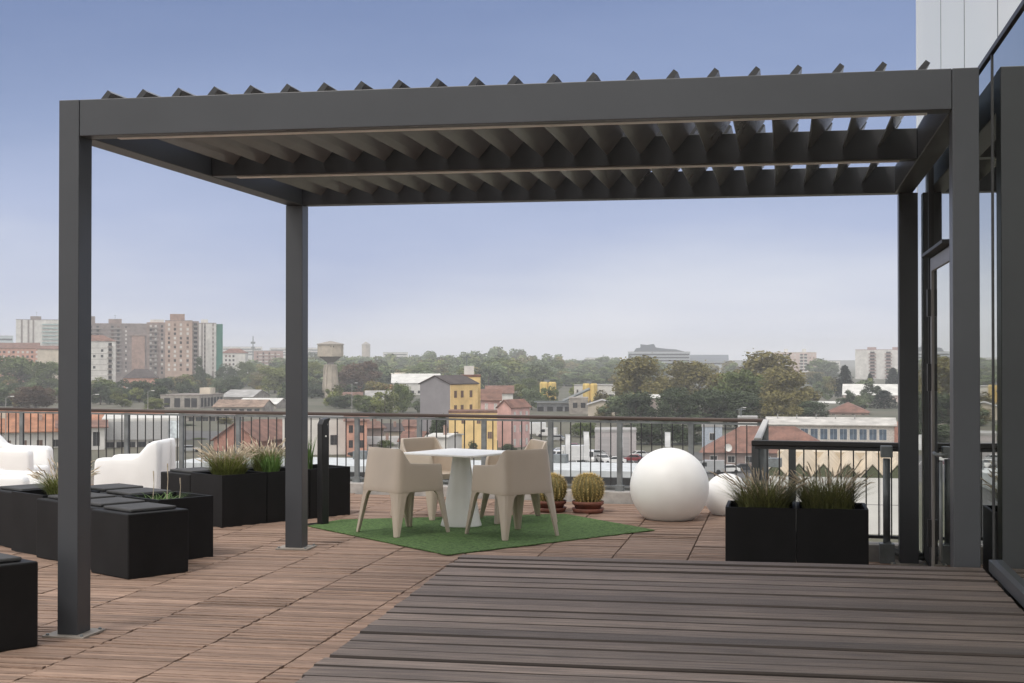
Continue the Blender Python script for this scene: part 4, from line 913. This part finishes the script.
# --- trees
def leafmesh(seed, kind):
    rnd = random.Random(seed); b = MB()
    lobes = []
    if kind == 'broad':
        for _ in range(34):
            a_ = rnd.uniform(0, 6.28); z = rnd.uniform(.14, .9); rr = .37 * math.sqrt(max(.08, 1 - ((z - .46) / .5) ** 2)) * rnd.uniform(.35, 1.0)
            lobes.append((rr * math.cos(a_), rr * math.sin(a_), z, rnd.uniform(.09, .17), rnd.gauss(0, .3)))
        n = 7000; sz = .0195
    elif kind == 'wood':
        for _ in range(16):
            a_ = rnd.uniform(0, 6.28); z = rnd.uniform(.15, .86); rr = .36 * math.sqrt(max(.1, 1 - ((z - .42) / .55) ** 2)) * rnd.uniform(.3, 1.15)
            lobes.append((rr * math.cos(a_), rr * math.sin(a_), z, rnd.uniform(.07, .22), rnd.gauss(0, .5)))
        n = 2600; sz = .034
    elif kind == 'column':
        for _ in range(24):
            a_ = rnd.uniform(0, 6.28); z = rnd.uniform(.12, .92); rr = .2 * (1 - z * .7) * rnd.uniform(.3, 1.1)
            lobes.append((rr * math.cos(a_), rr * math.sin(a_), z, rnd.uniform(.07, .13), rnd.gauss(0, .3)))
        n = 3600; sz = .02
    else:                      # fir: whorls of drooping boughs
        for k in range(15):
            z = .1 + .86 * k / 15; r_ = .33 * (1 - z) ** .85 + .02
            for q in range(7):
                a_ = q * .9 + k * .5 + rnd.uniform(-.2, .2); rr = r_ * rnd.uniform(.75, 1.15)
                for s_ in (.35, .7, 1.0): lobes.append((rr * s_ * math.cos(a_), rr * s_ * math.sin(a_), z - .05 * s_, .035, rnd.gauss(0, .3)))
        n = 5200; sz = .016
    for _ in range(n):
        c = rnd.choice(lobes); d = Vector((rnd.gauss(0, 1), rnd.gauss(0, 1), rnd.gauss(0, 1))).normalized()
        p = Vector(c[:3]) + d * c[3] * (rnd.uniform(.35, 1.0) ** .5) * (1 if rnd.random() > .12 else 1.3)
        nrm = (d + Vector((rnd.gauss(0, .6), rnd.gauss(0, .6), rnd.gauss(0, .6)))).normalized(); u = nrm.orthogonal().normalized(); v = nrm.cross(u)
        an = rnd.uniform(0, 6.28); u, v = u * math.cos(an) + v * math.sin(an), v * math.cos(an) - u * math.sin(an); s_ = sz * rnd.uniform(.6, 1.5)
        b.add([p - u * s_, p + v * s_ * .7 + nrm * s_ * .3, p + u * s_, p - v * s_ * .7], [(0, 1, 2, 3)], c[4] + rnd.gauss(0, .22))
    return b.mesh('crown', leaf_mats[0])
def leaf(name, c): return mat(name, c, .8, 0, .22, .25, tint=.45, trans=.12, spec=.2)
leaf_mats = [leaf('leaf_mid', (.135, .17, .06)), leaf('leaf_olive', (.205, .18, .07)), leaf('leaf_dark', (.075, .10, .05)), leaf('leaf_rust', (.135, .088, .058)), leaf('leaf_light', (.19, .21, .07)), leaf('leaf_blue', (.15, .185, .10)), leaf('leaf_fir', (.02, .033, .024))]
bark = mat('bark', (.10, .075, .055), .95, 0, .25, 8, .5)
CR = {'broad': [leafmesh(s_, 'broad') for s_ in (1, 2, 3, 4, 5)], 'wood': [leafmesh(s_, 'wood') for s_ in (31, 32, 33, 34, 35, 36)], 'column': [leafmesh(11, 'column'), leafmesh(12, 'column')], 'fir': [leafmesh(21, 'fir'), leafmesh(22, 'fir')]}
def trunkmesh(seed, kind):
    rnd = random.Random(seed); b = MB(); top = .6 if kind == 'broad' else .95
    b.tube([(0, 0, 0), (.005, 0, .12), (.01, .006, .3), (0, 0, top)], [.028, .021, .018, .004], 8)
    if kind == 'broad':
        for k in range(6):
            a_ = k * 1.05 + rnd.uniform(-.3, .3); z = rnd.uniform(.16, .34); r_ = rnd.uniform(.18, .3)
            b.tube([(0, 0, z), (r_ * .5 * math.cos(a_), r_ * .5 * math.sin(a_), z + .14), (r_ * math.cos(a_), r_ * math.sin(a_), z + rnd.uniform(.25, .42))], [.012, .008, .003], 5)
    return b.mesh('trunk', bark)
TK = {k: [trunkmesh(s_, k) for s_ in (1, 2)] for k in CR}
trs = random.Random(3)
def tree(px, d, yt, wpx, kind, mi, label, group=None, name=None, yb=None):
    p = spot(px, d); hgt = zat(yt, d) - G; t = empty(name or {'broad': 'broadleaf_tree', 'wood': 'broadleaf_tree', 'column': 'poplar_tree', 'fir': 'fir_tree'}[kind], p, trs.uniform(0, 6.28), label, 'tree', group)
    wd = wpx * d / F; k = {'broad': .88, 'wood': .88, 'column': .42, 'fir': .62}[kind]; t.scale = (wd / k, wd / k, hgt / .98)
    c = link('crown', trs.choice(CR[kind]), t); c.material_slots[0].link = 'OBJECT'; c.material_slots[0].material = leaf_mats[mi]
    link('trunk', trs.choice(TK[kind]), t); return t
named = [  # px, d, ytop, width px, kind, colour, label
 (15, 820, 357, 62, 'broad', 0, 'large green tree under the reddish row at the left edge'), (48, 800, 362, 44, 'broad', 0, 'green tree below the cream blank house'),
 (36, 560, 385, 50, 'broad', 3, 'rusty brown tree below the large green trees at the left edge'), (2, 600, 383, 40, 'broad', 2, 'dark tree cut by the left frame edge'),
 (98, 700, 383, 32, 'broad', 3, 'brown red tree at the foot of the white apartment house'), (118, 650, 388, 24, 'broad', 2, 'dark tree right of the white apartment house'),
 (140, 640, 381, 34, 'broad', 2, 'dense dark tree in front of the orange villa'), (166, 760, 378, 26, 'broad', 2, 'dark tree at the foot of the brick tower'),
 (182, 800, 375, 36, 'broad', 1, 'olive tree at the foot of the pink brick tower, right part'), (200, 830, 358, 12, 'column', 2, 'narrow dark tree before the white striped tower'),
 (212, 860, 379, 28, 'broad', 1, 'olive brown tree under the green netting'), (228, 950, 364, 24, 'broad', 2, 'dark tree in front of the red roofed white house'),
 (246, 1000, 362, 24, 'broad', 0, 'green tree right of the red roofed white house'), (156, 540, 398, 26, 'broad', 4, 'pale green willow like tree left of the concrete frame'),
 (275, 800, 367, 44, 'broad', 4, 'light green tree left of the rear pergola post'), (292, 850, 364, 40, 'broad', 0, 'green tree directly behind the rear pergola post'),
 (262, 880, 374, 30, 'broad', 1, 'olive tree behind the pale roofed shed'), (312, 700, 383, 34, 'broad', 2, 'dark tree left of the water tower foot'),
 (358, 780, 360, 52, 'broad', 3, 'wide rusty tree right of the water tower'), (340, 820, 364, 36, 'broad', 0, 'green tree right behind the water tower shaft'),
 (310, 860, 362, 34, 'broad', 4, 'yellowish green tree left behind the water tower tank'), (345, 560, 395, 36, 'broad', 2, 'dark low tree in front of the water tower foot'),
 (366, 520, 394, 34, 'broad', 0, 'bushy green tree below the grey sheet workshop'), (384, 500, 399, 24, 'broad', 4, 'bright green low tree left of the bushy tree behind the handrail'),
 (403, 520, 383, 26, 'broad', 0, 'round green tree left of the tall grey gable'), (438, 300, 413, 22, 'broad', 2, 'dark conifer like tree in front of the yellow house corner'),
 (473, 290, 441, 12, 'broad', 2, 'small dark bush before the yellow wing'), (508, 296, 444, 18, 'broad', 2, 'dark hedge bush before the narrow pink house'), (386, 295, 440, 18, 'broad', 0, 'green bush among the low roofs left of the chairs'),
 (520, 600, 385, 28, 'broad', 4, 'light green tree between the pink house and the silos'), (530, 700, 379, 26, 'broad', 0, 'green tree just left of the first silos'),
 (567, 480, 420, 26, 'broad', 4, 'yellow green tree below the works structure'), (584, 360, 421, 34, 'broad', 0, 'green tree behind the white flags'), (606, 440, 405, 24, 'broad', 1, 'olive tree beside the grey gable roofed shed'),
 (640, 470, 358.5, 54, 'broad', 1, 'tall olive brown plane tree right of the works'), (636, 420, 393, 44, 'broad', 2, 'dark lower tree at the foot of the tall plane tree'),
 (690, 520, 362, 50, 'broad', 1, 'olive plane tree behind the cream house wall'), (674, 400, 388, 36, 'broad', 2, 'dark round tree right of the cream house wall'),
 (705, 400, 390, 44, 'broad', 2, 'dark green tree in the middle of the lower row of trees'), (725, 500, 372, 52, 'broad', 1, 'olive green plane tree left of the tallest one'),
 (765, 500, 354, 64, 'broad', 1, 'tallest rounded plane tree of the group on the right'), (744, 460, 368, 50, 'broad', 0, 'mid green plane tree in front of the tallest one'), (785, 450, 372, 54, 'broad', 1, 'golden olive plane tree at the right end of the group'),
 (738, 400, 392, 46, 'broad', 2, 'dark tree under the mid green plane tree'), (775, 400, 393, 44, 'broad', 1, 'olive lower tree under the golden plane tree'), (808, 420, 402, 36, 'broad', 2, 'dark low tree left of the red brown hip roof'),
 (620, 330, 425, 30, 'broad', 2, 'dark tree behind the pale van garage'), (650, 330, 418, 40, 'broad', 2, 'broad dark tree above the globe lamp'), (688, 330, 416, 40, 'broad', 2, 'broad dark tree above and right of the globe lamp'),
 (845, 700, 363, 24, 'fir', 6, 'tall dark fir with a pointed top before the distant blocks'), (884, 560, 389, 32, 'fir', 6, 'broad dark fir in front of the cream hall'), (893, 800, 366, 20, 'fir', 6, 'dark fir behind the pale hall roof by the pergola post'), (870, 820, 372, 12, 'fir', 6, 'small fir behind the pale hall roof'),
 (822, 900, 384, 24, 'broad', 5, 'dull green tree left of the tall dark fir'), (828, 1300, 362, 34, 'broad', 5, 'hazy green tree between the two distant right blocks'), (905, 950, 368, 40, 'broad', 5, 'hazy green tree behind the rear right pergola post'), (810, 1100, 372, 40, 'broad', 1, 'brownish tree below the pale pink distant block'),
 (186, 420, 424, 26, 'broad', 2, 'dark tree right of the grey white warehouse behind the railing'), (200, 350, 438, 18, 'broad', 0, 'green bush left of the gabled brick house'), (225, 430, 418, 20, 'broad', 1, 'olive bush above the gabled brick house')]
for a_ in named:
    a_ = list(a_)
    if 630 < a_[0] < 812 and a_[4] == 'broad' and a_[1] < 700: a_[3] *= 1.3
    tree(*a_)
wood = []                        # woodland along the horizon and the wooded belt further back
for k in range(240):
    px = trs.uniform(290, 640); d = trs.uniform(820, 1750)
    top = 352 + 3.0 * math.sin(px * .035) + 2.0 * math.sin(px * .11 + 1) + (4 if px < 350 else 0) + (3 if px > 560 else 0)
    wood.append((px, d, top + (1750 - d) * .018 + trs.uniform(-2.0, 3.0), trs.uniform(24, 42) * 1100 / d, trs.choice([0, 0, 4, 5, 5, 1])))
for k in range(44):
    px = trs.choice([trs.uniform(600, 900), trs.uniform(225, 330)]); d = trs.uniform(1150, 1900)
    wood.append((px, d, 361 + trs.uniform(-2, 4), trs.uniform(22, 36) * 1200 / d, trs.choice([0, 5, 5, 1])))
wood.sort(key=lambda q: q[1])
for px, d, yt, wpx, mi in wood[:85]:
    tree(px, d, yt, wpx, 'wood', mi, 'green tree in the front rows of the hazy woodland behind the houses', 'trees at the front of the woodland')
b = MB(); rnd = random.Random(5)
proto = CR['wood']
for px, d, yt, wpx, mi in wood[85:]:
    me = rnd.choice(proto); p = spot(px, d); hgt = (zat(yt, d) - G) / .98; wd = wpx * d / F / .88; an = rnd.uniform(0, 6.28); ca, sa = math.cos(an), math.sin(an)
    k0 = len(b.v); tn = me.attributes['tint'].data; step = 2
    for pg_ in list(me.polygons)[::step]:
        vs = [me.vertices[i].co for i in pg_.vertices]; c = sum(vs, Vector()) / 4
        vs = [c + (v - c) * 1.35 for v in vs]
        b.add([(p.x + wd * (v.x * ca - v.y * sa), p.y + wd * (v.x * sa + v.y * ca), G + hgt * v.z) for v in vs], [(0, 1, 2, 3)], tn[pg_.index].value, mi)
tag(b.build('woodland', leaf_mats, fixn=False), 'far mass of hazy green woodland along the horizon', 'woodland', kind='stuff')
zones = [(0, 60, 560, 900), (92, 160, 560, 760), (160, 235, 720, 960), (225, 330, 560, 980), (325, 420, 480, 900), (512, 640, 420, 900), (600, 660, 560, 900), (795, 905, 480, 1000)]
for k in range(140):            # garden trees and bushes between the roofs
    z = zones[k % len(zones)]; px = trs.uniform(z[0], z[1]); d = trs.uniform(z[2], z[3]); hgt = trs.uniform(4.5, 9.5)
    tree(px, d, 357 + (H - G - hgt) * F / d, hgt * trs.uniform(.9, 1.5) * F / d, 'wood', trs.choice([0, 1, 2, 2, 4, 5]), 'low bushy garden tree among the sheds and roofs of the town', 'garden trees among the roofs')
# --- vehicles
def vehicle(kind, col, name, label, px, yb, rot, group=None):
    d = 20.0 * F / (yb - 357); p = spot(px, d); t = empty(name, p + Vector((0, 0, .03)), yawat(p) + rot, label, {'car': 'car', 'van': 'van', 'truck': 'lorry'}[kind], group)
    pm = mat('paint_' + col[0], col[1], .3, 0, .04, 1, coat=.5)
    if kind == 'car':
        L_, w_, prof, top = 4.2, .86, [(-2.1, .3), (2.1, .3), (2.12, .62), (1.95, .8), (1.0, .9), (-1.75, .93), (-2.1, .85)], [(1.05, .9), (.45, 1.42), (-1.0, 1.45), (-1.75, .93)]
    elif kind == 'van':
        L_, w_, prof, top = 5.2, .98, [(-2.6, .35), (2.6, .35), (2.62, .8), (2.45, 1.05), (1.75, 1.2), (-2.6, 1.2)], [(1.8, 1.2), (1.15, 2.15), (.8, 2.3), (-2.58, 2.3), (-2.6, 1.2)]
    else:
        L_, w_, prof, top = 7.0, 1.15, [(-3.5, .6), (3.5, .6), (3.5, 1.4), (-3.5, 1.4)], [(-3.5, 1.4), (1.6, 1.4), (1.6, 3.4), (-3.5, 3.4)]
    b = MB(); b.extr(prof, 'y', -w_, w_); b.extr([(x, z - .002) for x, z in top], 'y', -w_ * .93, w_ * .93)
    if kind == 'truck': b.extr([(1.8, 1.4), (3.45, 1.4), (3.1, 2.5), (1.8, 2.6)], 'y', -w_, w_)
    b.build('body', pm, t, bevel=.06)
    g = .935
    if kind == 'car':
        ws = [('windscreen', [(1.10, .93), (.52, 1.38), (.46, 1.38), (1.0, .93)], w_ * .8), ('side_window', [(.9, .96), (.42, 1.36), (-.95, 1.38), (-1.5, .97)], w_ * g), ('rear_window', [(-1.1, 1.38), (-1.7, .98), (-1.78, .98), (-1.16, 1.38)], w_ * .8)]
    elif kind == 'van': ws = [('windscreen', [(1.83, 1.22), (1.22, 2.1), (1.15, 2.1), (1.75, 1.22)], w_ * .85), ('side_window', [(1.55, 1.25), (1.05, 1.95), (.35, 1.95), (.35, 1.25)], w_ * g)]
    else: ws = [('windscreen', [(3.48, 1.5), (3.2, 2.35), (3.12, 2.35), (3.42, 1.5)], w_ * .85), ('side_window', [(3.1, 1.55), (2.95, 2.3), (2.2, 2.3), (2.2, 1.55)], w_ * 1.008)]
    for nm, pf, hw_ in ws: MB().extr(pf, 'y', -hw_ , hw_).build(nm, glz_far, t)
    wr = .32 if kind == 'car' else .38
    for x in (-L_ * .31, L_ * .32):
        for s_ in (-1, 1):
            MB().tube([(x, s_ * (w_ - .16), wr), (x, s_ * (w_ + .02), wr)], wr, 14).build('wheel', blk, t)
    for s_ in (-1, 1): MB().bb(L_ / 2 - .04, L_ / 2 + .03, s_ * w_ * .72 - .14, s_ * w_ * .72 + .14, .66, .8).build('headlight', white_tb, t)
    return t
Wp, Sp, Dp, Rp = ('white', (.70, .70, .69)), ('silver', (.34, .35, .36)), ('dark', (.035, .037, .042)), ('red', (.20, .018, .022))
vehicle('van', Wp, 'parked_van', 'white van facing the terrace between the two left flags', 589, 462.5, R(-90))
vehicle('truck', Wp, 'parked_lorry', 'white box lorry at the left end of the car park by the flag', 570, 463.5, R(200))
vehicle('car', Wp, 'parked_car', 'white car in front of the pale garage, left one', 603, 462, R(-70)); vehicle('car', Wp, 'parked_car', 'white car in front of the pale garage, right of the other white one', 615, 464, R(180))
vehicle('car', Rp, 'parked_car', 'dark red car at the right end of the car park beside the globe lamp', 633, 462, R(170))
vehicle('van', Sp, 'parked_van', 'grey white van in front of the red brown hip roofed house', 709, 473.5, R(178))
vehicle('car', Wp, 'parked_car', 'white car right of the grey white van, seen between planter grasses and globe', 727, 473, R(200)); vehicle('car', Dp, 'parked_car', 'dark car behind the plumes of the left planter by the short railing', 745, 472, R(10))
vehicle('truck', Wp, 'parked_lorry', 'white lorry right of the narrow pink house', 532, 436, R(185)); vehicle('van', Wp, 'parked_van', 'white van right of the lorry below the silos', 547, 437, R(170))
vehicle('car', Dp, 'parked_car', 'dark car parked right of the narrow pink house below the lorry', 523, 441, R(20)); vehicle('car', Sp, 'parked_car', 'silver car between the white van and the flags below the works', 556, 441, R(170))
vehicle('car', Wp, 'parked_car', 'white car on the street in front of the plain white hall', 377, 452, R(185)); vehicle('car', Sp, 'parked_car', 'silver car on the street left of the feathery grass', 190, 452, R(5))
for c_, px, yb, ro, lb in ((Sp, 596, 457, 170, 'silver car in the row behind the white cars, left of the pale garage'), (Dp, 580, 458, 10, 'dark car between the white lorry and the van facing the terrace'), (Wp, 558, 455, 185, 'white car at the far left end of the car park'),
        (Rp, 572, 450, 175, 'small red car behind the white box lorry'), (Wp, 641, 458, 20, 'white car partly hidden above the globe lamp'), (Sp, 690, 466, 185, 'silver car between the globe lamps and the grey white van'), (Wp, 396, 455, 8, 'white car on the street right of the other white street car'), (Dp, 358, 456, 185, 'dark car on the street in front of the salmon pink house')):
    vehicle('car', c_, 'parked_car', lb, px, yb, R(ro))
# flags
fm = mat('flag_cloth', (.74, .74, .74), .8, 0, .02)
for k, (px, y0, y1) in enumerate(((568.5, 434, 451), (586.5, 431.5, 446), (620.5, 432.5, 447.5), (668, 432, 447))):
    d = 262; p = spot(px, d); t = empty('banner_flag', p, yawat(p), ['white vertical banner flag, first from the left', 'white vertical banner flag leaning slightly, second from the left', 'white vertical banner flag in front of the pale garage', 'white vertical banner flag just above the globe lamp'][k], 'flag', 'white banner flags')
    za, zb_ = zat(y0, d) - G, zat(y1, d) - G
    MB().tube([(-.62, 0, 0), (-.62, 0, za + .2)], .05, 6).tube([(-.62, 0, za), (.5, 0, za)], .03, 5).build('pole', steel, t)
    b = MB(); n = 8
    for sgn in (-1, 1):
        vs = []
        for i in range(n + 1):
            for j in (0, 1):
                z = za + (zb_ - za) * i / n; vs.append((-.56 + j * .98 + (.12 * i / n if k == 1 else 0), .06 * math.sin(i * .9 + j) + sgn * .008, z))
        b.add(vs, [(2 * i, 2 * i + 1, 2 * i + 3, 2 * i + 2) for i in range(n)])
    b.build('cloth', fm, t, fixn=False)
# street lamps
for px, y0, yb, lb in ((352, 384, 425, 'tall pale lamp post right of the water tower'), (91, 396, 450, 'lamp post right of the front pergola post'), (148, 392, 432, 'lamp post between the villa trees and the concrete frame'), (6, 398, 450, 'lamp post at the left edge before the dark tree'), (739, 409, 440, 'lamp post in front of the dark trees, left of the tiled roof')):
    d = 20 * F / (yb - 357); p = spot(px, d); t = empty('street_lamp', p, yawat(p), lb, 'street lamp', 'street lamps in the town'); z1 = zat(y0, d) - G
    MB().tube([(0, 0, 0), (0, 0, z1), (.5, 0, z1 + .3), (1.2, 0, z1 + .35)], [.11, .07, .06, .05], 7).build('pole', roof_gr, t); MB().bb(.9, 1.7, -.15, .15, z1 + .28, z1 + .42).build('lamp_head', white_tb, t)
